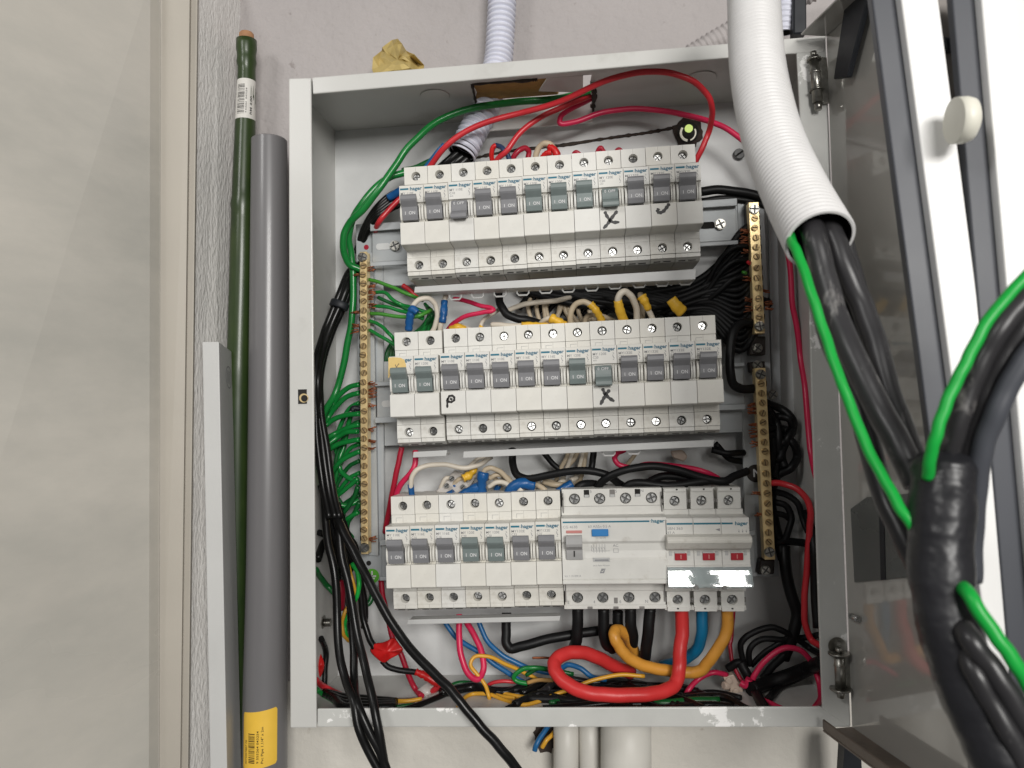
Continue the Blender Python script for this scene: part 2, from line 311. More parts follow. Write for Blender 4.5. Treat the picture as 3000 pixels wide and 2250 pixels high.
fn = axis_fn(sp, rrp, lc.z, .10); lab = MB(); wrap_sheet(lab, fn, -11, 11, 0, H); lb = lab.build('paper_label', 'label_w', pole, xf=child(sp[-1]))
mb = MB(); fn2 = axis_fn(sp, rrp, lc.z, .17); z = 3.5
random.seed(3)
while z < H-5:
    t = random.choice([.25,.4,.6]); 
    wrap_sheet(mb, fn2, -7.5, -1.2, z, z+t, 6); z += t+random.choice([.35,.5,.8])
def rot_text(mb, body, x, z, size, fn, width):
    vs, fs, wd = text_geo(body, 1, .01); sx = width/wd
    mb.add([fn(x-v.y*size, z+v.x*sx) for v in vs], fs)
rot_text(mb, '9 555264', 0.2, 4, 1.6, fn2, 9); rot_text(mb, '043254', .2, 15, 1.6, fn2, 9); rot_text(mb, 'RM 4.00', 4.2, 3, 2.6, fn2, 15)
mb.build('printed_text', 'black_ink', lb, xf=Matrix.Identity(4) @ child(sp[-1]))

# grey PVC pipe
path = [P(789,412,44),P(789,600,44),P(788,900,44),P(786,1300,42),P(783,1700,40),P(778,2000,38),P(775,2330,36)]
sp = spline(path, 6); n = len(sp); base = sp[-1]
pipe = empty('pvc_pipe', base, 'smooth dark grey plastic pipe standing beside the left edge of the box', 'pipe')
mb = MB(); rr = [13.6+3.0*i/(n-1) for i in range(n)]; mb.tube(sp, rr, 40, caps=False)
mb.tube([sp[0]+Vector((0,0,.0)), sp[0]+(sp[0]-sp[1]).normalized()*.8], [13.6,12.6], 40, caps=False); mb.tube([sp[0]+(sp[0]-sp[1]).normalized()*.8, sp[0]-Vector((0,0,30))], [12.6,11.8], 40, 1, caps=False)
mb.build('pipe_body', ['pvc','dark'], pipe, xf=child(base))
# sticker: centre of pipe near y 2140
c0 = P(776,2228,37.0); c1 = P(778,2055,37.7); ax = (c1-c0).normalized(); H = (c1-c0).length
fn = axis_fn(sp, rr, c0.z, .12); mb = MB(); wrap_sheet(mb, fn, -19, 8.8, 0, H-3, 30, 0, 1.8, .12); st = mb.build('price_sticker', 'label_y', pipe, xf=child(base))
fn = axis_fn(sp, rr, c0.z, .2); mb = MB(); z = 6.5; random.seed(5)
while z < 28:
    t = random.choice([.25,.4,.65]); wrap_sheet(mb, fn, -12.6+(z-6)*-.02, -7.6, z-1.2, z+t-1.2, 6); z += t+random.choice([.3,.45,.7])
rot_text(mb, '9 555264 043254', -5.3, 5.2, 2.2, fn, 23); rot_text(mb, 'Pvc Pipe 1.1/4" x 2m', -2.0, 5, 2.5, fn, 26); rot_text(mb, '4073007807 70', -15.2, 4, 2.2, fn, 17)
mb.build('printed_text', 'black_ink', st, xf=child(base))

# loose trunking length leaning in front of the corner
tr = empty('cable_trunking', P(640,2300,14), 'pale grey square cable trunking leaning at lower left with a small oval stamp', 'trunking'); b0 = P(640,2300,14)
A = [P(592,1001,8),P(641,1001,8),P(666,2300,8),P(616,2300,8)]; B = [P(679,1030,46), P(708,2300,46)]
mb = MB(); f = [A[0],A[1],A[2],A[3]]; k = [P(630,1030,46), B[0], B[1], P(652,2300,46)]
k = [A[0]+(B[0]-A[1]), B[0], B[1], A[3]+(B[1]-A[2])]
vs = f+k; mb.add(vs, [(0,1,2,3),(1,5,6,2),(4,7,6,5),(0,3,7,4),(0,4,5,1)]); mb.build('trunking_body', 'trunking', tr, bevel=.7, segs=2, xf=child(b0))
# oval stamp on the side facing right
pa = A[1].lerp(B[0], .82); sidev = (B[0]-A[1]).normalized(); dn = (A[2]-A[1]).normalized(); nn = dn.cross(sidev).normalized()
if nn.x < 0: nn = -nn
cs = A[1].lerp(B[0], .70) + dn*22; mb = MB()
R1 = [cs+sidev*math.cos(a)*9+dn*math.sin(a)*8.6+nn*.12 for a in [2*math.pi*i/28 for i in range(28)]]; R2 = [cs+sidev*math.cos(a)*8.0+dn*math.sin(a)*7.7+nn*.12 for a in [2*math.pi*i/28 for i in range(28)]]
mb.add(R1+R2, [(i,(i+1)%28,28+(i+1)%28,28+i) for i in range(28)])
for j in range(4):
    q = cs + sidev*(-4.2+j*2.8)+nn*.12
    mb.add([q-dn*5+sidev*.5, q+dn*5+sidev*.5, q+dn*5-sidev*.5, q-dn*5-sidev*.5], [(0,1,2,3)])
mb.build('oval_stamp', 'grey_ink', tr, xf=child(b0))

# white pipes below the box
for i,(x0,x1,d,lb) in enumerate([(1622,1694,58,'narrow white painted pipe under the box, leftmost of three'),(1696,1757,60,'narrow white painted pipe under the box, middle of three'),(1762,1905,46,'wide white painted pipe under the box, right of the narrow two')]):
    m_ = (x0+x1)/2; r = (x1-x0)/2/pxmm(d); mb = MB(); top, bt = P(m_,2085,d), P(m_+1,2330,d)
    mb.tube([top, top.lerp(bt,.5), bt], r, 32); q = mb.build('white_pipe', 'pvc_w'); tag(q, lb, 'pipe', 'white pipes leaving the box downwards')

# yellow tape scrap above the box
random.seed(11)
mb = MB(); prof = [(1090,203),(1093,168),(1118,148),(1120,138),(1148,117),(1165,113),(1178,128),(1190,148),(1212,160),(1242,190),(1238,222),(1190,232),(1140,236),(1098,226)]
ctr = P(1165,175,50); vs = [ctr]; rings = 4; n = len(prof)
for r_ in range(1,rings+1):
    for x,y in prof:
        t = r_/rings; d = 50+14*t*random.random()+ 6*math.sin(x*.09+y*.05)*t - (8 if y>195 else 0)
        vs.append(P(1165+(x-1165)*t, 175+(y-175)*t, d))
fs = [(0,1+i,1+(i+1)%n) for i in range(n)]
for r_ in range(rings-1):
    for i in range(n): fs.append((1+r_*n+i, 1+(r_+1)*n+i, 1+(r_+1)*n+(i+1)%n, 1+r_*n+(i+1)%n))
mb.add(vs, fs, 0, False); q = mb.build('tape_scrap', 'sponge'); tag(q, 'crumpled yellow tape scrap sticking up behind the top edge of the box', 'tape')
sm = q.modifiers.new('thick','SOLIDIFY'); sm.thickness = .0006
# black band and grey conduit piece above the box right
mb = MB(); mb.slab(px((2325,-80),(2363,-80),(2364,97),(2325,99), d=30), 10); tag(mb.build('black_strap', 'black_rubber', bevel=1), 'short flat black strap hanging down to the top right corner of the box', 'strap')

# ================================================================ THE BOX
C = dict(tl=P(845,229,-18), tr=P(2419,103,-18), br=P(2494,2131,-18), bl=P(850,2131,-18))
box = empty('electrical_enclosure', C['bl'], 'open grey steel electrical box with folded rim and its door swung right', 'electrical box'); bx = child(C['bl'])
F0, FB = -18, 74
Y = lambda v, d: Vector((v.x, d, v.z))
# rim faces: left, top, bottom, right, each folded back 12 mm
def rim(pts, name, m='paint', t=2.2): 
    mb = MB(); mb.slab(px(*pts, d=F0), t); return mb.build(name, m, box, bevel=.8, segs=2, xf=bx)
rim([(845,229),(911,227),(927,2133),(850,2133)], 'rim_face')
rim([(913.5,226),(2421,103),(2415,152),(2200,163),(916,275)], 'rim_face')
rim([(929,2077),(2405,2071),(2494,2131),(929,2131)], 'rim_face', 'paint_worn')
F0 += .35; rim([(2332,112),(2420,105),(2493,2129),(2412,2129),(2399,1800),(2379,1200),(2372,905)], 'rim_face', 'paint_worn'); F0 -= .35
# fold of the right rim that carries the hinges
# inner walls
tl, tr_, br, bl = [C[k] for k in ('tl','tr','br','bl')]
ins = 1.2
tl2, tr2, br2, bl2 = tl+Vector((ins,0,-ins)), tr_+Vector((-ins,0,-ins)), br+Vector((-ins,0,ins)), bl+Vector((ins,0,ins))
def wall_piece(a, b, d0, d1, name, thick, m='paint'):
    mb = MB(); mb.add([Y(a,d0),Y(b,d0),Y(b,d1),Y(a,d1)]+[Y(a,d0)+thick,Y(b,d0)+thick,Y(b,d1)+thick,Y(a,d1)+thick], [(0,1,2,3),(7,6,5,4),(0,4,5,1),(1,5,6,2),(2,6,7,3),(3,7,4,0)])
    return mb.build(name, m, box, xf=bx)
wall_piece(tl2, bl2, F0+2.4, FB, 'side_panel', Vector((1.2,0,0))); wall_piece(tr2, br2, F0+2.4, FB, 'side_panel', Vector((-1.2,0,0)))
wall_piece(bl2, br2, F0+2.4, FB, 'bottom_panel', Vector((0,0,1.2)))
# top panel with a ragged hole cut out of it
def on_top(x, y, t=0): # pixel ray onto the plane of the top panel
    v = CR*((x-1500)/FPX) - CU*((y-1125)/FPX) + CW; n_ = Vector((-(tr2-tl2).z,0,(tr2-tl2).x)).normalized()
    k = (tl2-CAM).dot(n_)/v.dot(n_); return CAM+v*k
a0, a1 = 0.345, 0.585      # along the panel
def T_(t, d): return Y(tl2.lerp(tr2,t), d)
holeD0, holeD1 = 8, 70
mb = MB()
edge0 = [(a0+random.uniform(-.006,.006), holeD0+(holeD1-holeD0)*i/8) for i in range(9)]; edge1 = [(a1+random.uniform(-.006,.006), holeD0+(holeD1-holeD0)*i/8) for i in range(9)]
def sheet(pts): 
    th = Vector((0,0,-1.0)); n=len(pts); P_=[T_(*p) for p in pts]; mb.add(P_+[p+th for p in P_],[list(range(n)),list(range(2*n-1,n-1,-1))]+[(i,n+i,n+(i+1)%n,(i+1)%n) for i in range(n)])
sheet([(0,F0+2.4),(a0,F0+2.4)]+[(a0,holeD0)]+edge0+[(a0,FB),(0,FB)]); sheet([(a1,F0+2.4),(1,F0+2.4),(1,FB),(a1,FB)]+edge1[::-1]+[(a1,holeD0)])
sheet([(a0,F0+2.4),(a1,F0+2.4),(a1,holeD0),(a0,holeD0)]); sheet([(a0,holeD1),(a1,holeD1),(a1,FB),(a0,FB)])
mb.build('top_panel', 'paint', box, xf=bx)
mb = MB()
# burnt ragged edge
def ragged(pts, r):
    sp = spline(pts, 8); mb.tube(sp, [r*(.55+.9*random.random()) for _ in sp], 6)
ragged([T_(a0,holeD0)+Vector((0,0,-1)), T_((a0+a1)/2,holeD0)+Vector((0,0,-1.2)), T_(a0+.13,holeD0)+Vector((0,0,-1))], 1.3)
ragged([T_(a0,holeD0)+Vector((0,0,-1)), T_(a0-.004,40)+Vector((0,0,-1)), T_(a0,holeD1)+Vector((0,0,-1))], 1.2)
ragged([T_(a1,20)+Vector((0,0,-1)), T_(a1+.004,45)+Vector((0,0,-1)), T_(a1,holeD1)+Vector((0,0,-1.5))], 1.8)
mb.build('burnt_edge', 'burnt', box, xf=bx)['kind'] = 'stuff'
for t_, d_ in ((.262,22),(.80,26)):
    mb = MB(); c_ = T_(t_, d_)+Vector((0,0,-1.05)); ex = (tr2-tl2).normalized()
    rg = [c_+ex*math.cos(a)*11+Vector((0,math.sin(a)*11,0)) for a in [2*math.pi*i/36 for i in range(36)]]; mb.slab(rg, 0, vec=Vector((0,0,-.7)))
    mb.build('knockout_disc', 'paint', box, xf=bx, bevel=.3)
# flap left of the cut
mb = MB(); mb.slab([T_(a0+.15,8)+Vector((0,0,-1.2)),T_(a1-.02,8)+Vector((0,0,-1.2)),T_(a1-.02,34)+Vector((0,0,-2)),T_(a0+.13,26)+Vector((0,0,-2))], 0, vec=Vector((0,0,1))); mb.build('bent_flap', 'paint', box, xf=bx)
mb = MB(); q0=Vector((0,0,2)); mb.slab([T_(a0-.01,12)+q0,T_(a0+.16,12)+q0,T_(a0+.17,44)+q0,T_(a0-.01,44)+q0], 0, vec=Vector((0,0,6))); q = mb.build('foam_block', 'foam', bevel=1); tag(q, 'tan foam block seen through the ragged cut in the top panel', 'foam')
mb = MB(); a = T_(a0+.0,58)+Vector((0,0,8)); b = T_(a1,60)+Vector((0,0,8)); mb.slab([Y(a,58),Y(b,60),Y(b,61)+Vector((0,0,-22)),Y(a,59)+Vector((0,0,-24))], 2); q = mb.build('paper_packing', 'rag', bevel=.5); tag(q, 'white packing sheet behind the green wire at the cut-out', 'packing')
# back panel with the sawn slot and the burnt knockout
mb = MB(); mb.slab([Y(tl,FB),Y(tr_,FB),Y(br,FB),Y(bl,FB)], 1.5); bp = mb.build('back_panel', 'back', box, xf=bx)
mb = MB(); random.seed(4)
sp = spline(px((1395,462),(1450,450),(1530,438),(1650,425),(1780,405),(1900,388),(1985,372), d=FB-.4), 12)
mb.tube(sp, [1.3*(.7+.8*random.random()) for _ in sp], 6, flat=.3); mb.build('saw_slot', 'burnt', box, xf=bx)
mb = MB(); sp = spline(px((1720,308),(1760,306),(1795,300), d=FB-.6), 8); mb.tube(sp, [1.6*(.6+.8*random.random()) for _ in sp], 6, flat=.4); mb.build('burnt_edge', 'burnt', box, xf=bx)
kc = P(2015,388,FB-.8); kn = MB()
def disc(mb, c, r0, y, mi=0, jag=0, n=28, sx=1, sz=1):
    ring = []
    for i in range(n):
        a = 2*math.pi*i/n; r = r0*(1+jag*random.uniform(-1,1)); ring.append(Vector((c.x+math.cos(a)*r*sx, y, c.z+math.sin(a)*r*sz)))
    mb.add(ring+[Vector((p.x,p.y+1,p.z)) for p in ring], [list(range(n)), list(range(2*n-1,n-1,-1))]+[(i,n+i,n+(i+1)%n,(i+1)%n) for i in range(n)], mi)
disc(kn, kc, 11.8, FB-1.6, 0, .13); disc(kn, kc, 8.4, FB-2.2, 3, .06)
arc = lambda a0_, a1_, r: [Vector((kc.x+math.cos(a)*r*.92, FB-3, kc.z-1+math.sin(a)*r)) for a in [math.radians(a0_+(a1_-a0_)*i/14) for i in range(15)]]
kn.tube(arc(140,262,6.2), .95, 6, 1); kn.tube(arc(285,385,6.2), .6, 6, 1)
disc(kn, kc+Vector((.6,0,2.4)), 3.1, FB-3.2, 2, .03); q = kn.build('knockout_hole', ['burnt','ringm','lit','dark'], box, xf=bx)
# fixings on the back panel
def screw_head(mb, c, r, y, h=1.6, slot=1, rot=.6, mi=0, md=1, cross=False):
    "domed head with a recessed slot or cross, facing the viewer"
    c = Vector(c); n = 24; gap = r*.17
    mb.tube([Vector((c.x,y,c.z)),Vector((c.x,y-h*.55,c.z))], [r,r*.97], n, mi)
    arms = [rot, rot+math.pi/2] if cross else [rot]
    # raised sectors leave the slot between them
    secs = 4 if cross else 2
    for s_ in range(secs):
        a0_ = rot + s_*(math.pi/2 if cross else math.pi); span = math.pi/2 if cross else math.pi
        n2 = 8 if cross else 14; off = math.asin(min(.9,gap/(r*.95)))
        arcp = [(math.cos(a0_+off+(span-2*off)*i/n2)*r*.95, math.sin(a0_+off+(span-2*off)*i/n2)*r*.95) for i in range(n2+1)]
        if cross: mid = [(math.cos(a0_+span/2)*gap*1.41, math.sin(a0_+span/2)*gap*1.41)]
        else: mid = []
        pts = arcp+mid; k = len(pts)
        fr = [Vector((c.x+x*.9, y-h, c.z+z_*.9)) for x,z_ in pts]; bk = [Vector((c.x+x, y-h*.5, c.z+z_)) for x,z_ in pts]
        mb.add(fr+bk, [list(range(k))]+[(i,k+i,k+(i+1)%k,(i+1)%k) for i in range(k)], mi)
    mb.cyl((c.x,y-h*.56,c.z), r*.9, .05, (0,-1,0), 20, md)
for x,y,r,cr in [(2165,452,4.4,False)]:
    mb = MB(); screw_head(mb, P(x,y,FB-2), r, FB-2, 2.0, cross=cr); mb.build('fixing_screw', ['steel_k','dark'], box, xf=bx)
mb = MB(); c = P(655,0,0)
# latch striker hole on the left rim
c = P(886,1162,F0-.3); mb = MB(); mb.box((c.x-3.6,F0-.25,c.z-5.6),(c.x+3.6,F0+.1,c.z+5.6), 0); mb.box((c.x-3.1,F0-.35,c.z-5.0),(c.x+3.1,F0-.2,c.z+5.0), 1); mb.tube([c+Vector((1,-.6,-1)), c+Vector((1,.3,-1))], [3.1,3.1], 20, 2); mb.cyl(c+Vector((1.6,-.9,-1.2)), 2.3, .5, (0,1,0), 18, 1)
mb.build('latch_hole', ['paint','dark','brass'], box, xf=bx)
# bolt on the left inner wall
bc = P(936,1822,40); mb = MB(); mb.tube([bc+Vector((-3,0,0)), bc+Vector((3.5,0,0))], 5.0, 6, smooth=False); mb.tube([bc+Vector((3.5,0,-.5)), bc+Vector((9,0,-.5))], [2.6,2.6], 14)
for i in range(4): mb.tube([bc+Vector((4.2+i*1.3,0,-.5)), bc+Vector((4.8+i*1.3,0,-.5))], 3.0, 14)
mb.build('bolt', 'steel_d', box, xf=bx)
# hinges on the right rim
def hinge(x, y0, y1, x1, ring, RG=6.6):
    h = MB(); a, b = P(x,y0,F0-5), P(x1,y1,F0-5); ax = (b-a).normalized(); L_ = (b-a).length
    h.tube([a, b], 3.2, 18); h.tube([a+ax*(L_*.33), a+ax*(L_*.35), a+ax*(L_*.38)], [3.2,3.6,3.2], 18)
    for t in ring: q_ = a+ax*(L_*t); h.tube([q_, q_+ax*1.0], RG, 22); 
    h.tube([b, b+ax*5], [2.6,2.2], 14); h.tube([a-ax*3, a], [2.0,2.0], 14)
    h.slab([a+Vector((4,1.5,0)), a+Vector((9,2.5,0)), b+Vector((9,2.5,0)), b+Vector((4,1.5,0))], 1.2)
    return h.build('hinge', 'steel_d', box, xf=bx)
hinge(2458,1912,2020,2463,[.0,.96]); hinge(2384,165,300,2396,[.06,.72], 4.6)
mb = MB(); cc = P(2453,1893,F0-2); mb.add([cc+Vector((math.cos(a)*5.6,0,math.sin(a)*5.6)) for a in [i*math.pi/12 for i in range(24)]]+[cc+Vector((0,2.2,0))], [(i,(i+1)%24,24) for i in range(24)], 0, True)
mb.build('ball_catch', 'steel_d', box, xf=bx)

# ---- the door, swung open past a right angle
hb, ht = P(2494,2131,-20), P(2419,103,-20)
th = math.radians(13.2); dv = Vector((math.sin(th), -math.cos(th), 0)); nv = Vector((-math.cos(th), -math.sin(th), 0))   # nv points at the box
door = empty('door', (0,0,0)); door.parent = box; door.location = (0,0,0)
W_ = 345; a = hb+dv*1; b = ht+dv*1
mb = MB(); mb.slab([a, b, b+dv*W_, a+dv*W_], 0, vec=-nv*1.4); mb.build('door_panel', 'door', door, xf=bx)
mb = MB(); up = (ht-hb).normalized(); q = a+up*1.0
mb.slab([q+nv*.1, q+nv*20, q+nv*20+dv*W_, q+nv*.1+dv*W_], 0, vec=-up*1.6); mb.slab([q+nv*18.4+up*.1, q+nv*20+up*.1, q+nv*20+dv*W_+up*.1, q+nv*18.4+dv*W_+up*.1], 0, vec=up*6)
mb.build('door_flange', 'rust', door, xf=bx, bevel=.5)
mb = MB(); q = b-up*1.5; mb.slab([q+nv*.1, q+nv*18, q+nv*18+dv*W_, q+nv*.1+dv*W_], 0, vec=up*1.5); mb.build('door_flange', 'door', door, xf=bx, bevel=.4)
mb = MB()
def on_door(x,y,off=0.0):
    v = CR*((x-1500)/FPX) - CU*((y-1125)/FPX) + CW; k = (hb+nv*off-CAM).dot(nv)/v.dot(nv); return CAM+v*k
mb.slab([on_door(2548,-40,4),on_door(2482,-40,4),on_door(2441,232,4),on_door(2482,226,4)], 0, vec=-nv*3.6); mb.build('rubber_seal', 'black_rubber', door, xf=bx, bevel=.6)
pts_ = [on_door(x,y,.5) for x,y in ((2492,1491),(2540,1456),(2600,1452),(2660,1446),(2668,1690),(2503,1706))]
mb = MB(); mb.slab(pts_, 0, vec=-nv*.8); q = mb.build('dark_door_patch', mat('dark_grey_patch', (.10,.105,.10), .3, var=.1, vscale=20), door, xf=bx)  # flat dark grey patch laid on the door panel
mb = MB(); mb.slab([on_door(2574,1458,.9),on_door(2588,1456,.9),on_door(2594,1698,.9),on_door(2580,1700,.9)], 0, vec=-nv*.4); mb.build('patch_bar', 'black_rubber', door, xf=bx)  # darker upright bar across the patch
mb = MB(); c = on_door(2505,1810,1.5); mb.tube([c-dv*4, c+dv*4], 2.0, 12); mb.build('stud', 'steel', door, xf=bx)

# ================================================================ CHASSIS, RAILS
ch0 = P(1100,1717,55)
chs = empty('mounting_chassis', ch0, 'galvanised mounting frame with three rails carrying the breakers', 'mounting frame'); cx = child(ch0)
def chp(pts, name, d=55, t=2, m='galv'): mb = MB(); mb.slab(px(*pts, d=d), t); return mb.build(name, m, chs, bevel=.4, xf=cx)
chp([(1042,657),(1122,652),(1126,1717),(1056,1717)], 'upright')
chp([(2160,585),(2238,580),(2283,1690),(2185,1690)], 'upright')
chp([(1122.5,652),(1200,646),(2159,585),(2166,700),(1200,836),(1122.5,838)], 'cross_plate', 55.3)
chp([(1124,1059),(2176,1010),(2180,1266),(1126,1307)], 'cross_plate', 55.3)
chp([(1126.5,1533),(2182,1500),(2185,1690),(1126.5,1717)], 'cross_plate', 55.3)
chp([(2250,592),(2277,592),(2289,1186),(2262,1180)], 'edge_strip', 60, 3)
def rail(lt, rt, pt, lb_, rb, pb, d=47):
    # lt/rt: top flange outer edge left & right pixel; pt: flange px height ; lb_/rb bottom outer edge
    r_ = MB(); r_.slab(px(lt, rt, (rt[0],rt[1]+pt), (lt[0],lt[1]+pt), d=d-4), 1.2); r_.slab(px((lb_[0],lb_[1]-pb), (rb[0],rb[1]-pb), rb, lb_, d=d-4), 1.2)
    i = 3; r_.slab(px((lt[0]+6,lt[1]+pt-1),(rt[0]-4,rt[1]+pt-1),(rb[0]-4,rb[1]-pb+1),(lb_[0]+6,lb_[1]-pb+1), d=d+2), 1.0)
    a,b,c_,e = px((lt[0]+3,lt[1]+pt),(rt[0],rt[1]+pt), d=d-3)+px((rt[0],rt[1]+pt+1),(lt[0]+3,lt[1]+pt+1), d=d+2)
    r_.add([a,b,c_,e],[(0,1,2,3)])
    return r_.build('din_rail', 'galv', chs, bevel=.6, segs=2, xf=cx)
rail((1084,655),(2160,580),22,(1084,781),(2163,716),13)
rail((1098,1120),(2182,1061),12,(1098,1240),(2186,1200),17)
rail((1112,1583),(2213,1554),16,(1112,1702),(2218,1690),12)
for x,y in [(1157,720),(2110,657)]:
    mb = MB(); screw_head(mb, P(x,y,47), 4.1, 47.5, 2.2, cross=True, rot=.4); mb.build('rail_screw', ['steel_d','steel_k'], chs, xf=cx)
for x,y,w_ in [(1123,722,26),(2073,660,26),(1132,1183,10)]:
    mb = MB(); c = P(x,y,48.6); hh = 2.6; ww = w_/3.9
    pts = [c+Vector((math.cos(a)*hh+(ww/2 if math.cos(a)>0 else -ww/2),0,math.sin(a)*hh)) for a in [2*math.pi*i/20 for i in range(20)]]
    mb.add(pts, [list(range(20))]); mb.build('rail_slot', 'back' if x<2000 else 'dark', chs, xf=cx)
for x,y,r,m_ in [(1072,680,2.0,'dark'),(1073,724,2.0,'crimson'),(1080,1650,1.9,'dark')]:
    mb = MB(); mb.cyl(P(x,y,54.7), r, .25, (0,1,0), 20); mb.build('fixing_hole', m_, chs, xf=cx)
# black insulators carrying the bars on the right
for pts in ([(2186,590),(2206,590),(2218,990),(2200,990)],[(2200,985),(2243,985),(2243,1040),(2196,1040)],[(2196,1060),(2241,1058),(2243,1090),(2200,1090)],[(2228,1640),(2270,1640),(2268,1682),(2222,1684)]):
    mb = MB(); mb.slab(px(*pts, d=45), 9); mb.build('insulator', 'sticker_k', chs, bevel=.6, xf=cx)
for x,y in [(2219,1020),(2219,1070),(2242,1670),(2264,1156)]:
    mb = MB(); screw_head(mb, P(x,y,44.5), 3.6, 44.5, 1.8, cross=True, rot=.9); mb.build('insulator_screw', ['steel_d','steel_k'], chs, xf=cx)
# N and earth symbols
st = MB(); c = P(2214,1387,54.6); st.cyl((c.x,54.7,c.z), 6.6, .2, (0,1,0), 28); o_ = st.build('neutral_sticker', 'sticker_k', chs, xf=cx)
st = MB(); put_text(st, 'N', c.x-2.2, c.z, 8.2, 54.4, bold=.02); st.build('printed_text', 'white_ink', o_, xf=cx)
st = MB(); c = P(1090,1688,54.6); st.cyl((c.x,54.7,c.z), 5.6, .2, (0,1,0), 28); o_ = st.build('earth_sticker', 'sticker_g', chs, xf=cx)
st = MB(); y_ = 54.45
for x0,x1,z0,z1 in [(-.6,.6,0,3.9),(-3.2,3.2,-.6,.6),(-2.2,2.2,-2.3,-1.2),(-1.2,1.2,-4.0,-2.9)]: st.box((c.x+x0,y_,c.z+z0),(c.x+x1,y_+.2,c.z+z1))
st.build('printed_text', 'white_ink', o_, xf=cx)
# ================================================================ BRASS TERMINAL BARS
def screw_mesh(r, h, cross, rot, mats, name):
    mb = MB(); screw_head(mb, (0,0,0), r, 0, h, cross=cross, rot=rot); o = mb.build(name, mats); return o
protos = {}
def inst(key, make, name, parent, loc, rot=0.0):
    if key not in protos: protos[key] = make(); o = protos[key]
    else: o = protos[key].copy(); col.objects.link(o)
    o.name = name; o.parent = parent; o.location = Vector(loc)*S; o.rotation_euler = (0,rot,0); return o
def strands(pts, parent, origin, side, L_=5, n=5):
    mb = MB()
    for x,y in pts:
        c = P(x,y,41)
        for k in range(n):
            a = c+Vector((0,random.uniform(-1.4,1.4),random.uniform(-1.5,1.5))); b = a+Vector((side*L_*random.uniform(.6,1.1),random.uniform(-1.5,1),random.uniform(-1.6,1.6)))
            mb.tube([a,(a+b)/2+Vector((0,0,random.uniform(-.5,.5))),b], .42, 5)
    mb.build('copper_strands', 'copper', parent, xf=child(origin))['kind'] = 'stuff'
def terminal_bar(t, b, wpx, ys, label, steel, depth=9, d=38, xoff=0):
    T_, B_ = P(t[0],t[1],d), P(b[0],b[1],d); wd = wpx/pxmm(d)/2; o0 = B_
    bar = empty('terminal_bar', o0, label, 'terminal bar', 'brass terminal bars')
    mb = MB(); X = Vector((wd,0,0)); mb.slab([T_-X,T_+X,B_+X,B_-X], depth); mb.build('bar_body', 'brass', bar, bevel=.3, xf=child(o0))
    hb_ = MB()
    for i,y in enumerate(ys):
        t_ = (y-t[1])/(b[1]-t[1]); q = P(t[0]+(b[0]-t[0])*t_, y, d-.02); jx = random.uniform(-.3,.3)
        inst(('bs',i%3), (lambda i=i: screw_mesh(2.45, 1.5, False, .0, ['brass_d','brass_k'], 'clamp_screw')), 'clamp_screw', bar, q+Vector((jx,-.25 if i%4 else .1,0))-o0, random.uniform(0,3.14))
        s_ = P(t[0]+(b[0]-t[0])*t_, y, d+4.5)
        for sg in (-1,1):
            ring = [s_+Vector((sg*(wd+.04), math.cos(a)*2.1, math.sin(a)*2.1)) for a in [2*math.pi*k/16 for k in range(16)]]
            hb_.add(ring, [list(range(16))])
    hh = hb_.build('wire_hole', 'dark', bar, xf=child(o0)); hh['kind'] = 'stuff'
    for (x,y) in steel:
        inst('ss', lambda: screw_mesh(3.7, 2.4, True, .5, ['steel_d','steel_k'], 'end_screw'), 'end_screw', bar, P(x,y,d-.02)-o0, random.uniform(0,1.5))
    return bar, o0
ysL = [779,805,831,857,882,910,936,962,988,1014,1040,1067,1093,1120,1147,1174,1205,1232,1261,1285,1312,1338,1365,1392,1418,1445,1472,1500,1525,1552,1577]
bL, oL = terminal_bar((1064,737),(1068,1624), 22, ysL, 'long brass terminal bar on the left upright, green wires clamped in it', [(1062,754),(1068,1604)])
strands([(1078,789),(1080,840),(1080,858),(1080,873),(1080,898),(1080,1128),(1080,1146),(1080,1158),(1080,1188),(1080,1262),(1080,1290),(1080,1315),(1082,1578)], bL, oL, 1, 6)
strands([(1052,806),(1052,915),(1052,955),(1052,968)], bL, oL, -1, 6)
mb = MB(); mb.slab(px((1077,740),(1092,740),(1108,1628),(1080,1626), d=50.5), 4); q = mb.build('bar_base', 'galv', bL, xf=child(oL))
ysR1 = [640,668,697,725,752,785,815,844,875,902,928]
b1, o1 = terminal_bar((2208,592),(2226,977), 29, ysR1, 'short upper brass terminal bar on the right upright', [(2209,614),(2225,956)])
strands([(2193,680),(2193,700),(2194,715),(2195,735),(2200,820),(2203,880),(2206,905),(2208,935)], b1, o1, -1, 6)
strands([(2232,850),(2240,890),(2242,905)], b1, o1, 1, 6)
ysR2 = [1124,1152,1180,1210,1237,1265,1295,1322,1355,1387,1416,1445,1475,1502,1530,1560,1588]
b2, o2 = terminal_bar((2227,1078),(2256,1640), 30, ysR2, 'longer lower brass terminal bar on the right upright beside the N sticker', [(2228,1097),(2254,1617)])
strands([(2213,1185),(2214,1200),(2215,1212),(2216,1245),(2217,1262),(2219,1280),(2222,1300),(2228,1447),(2232,1502)], b2, o2, -1, 6)

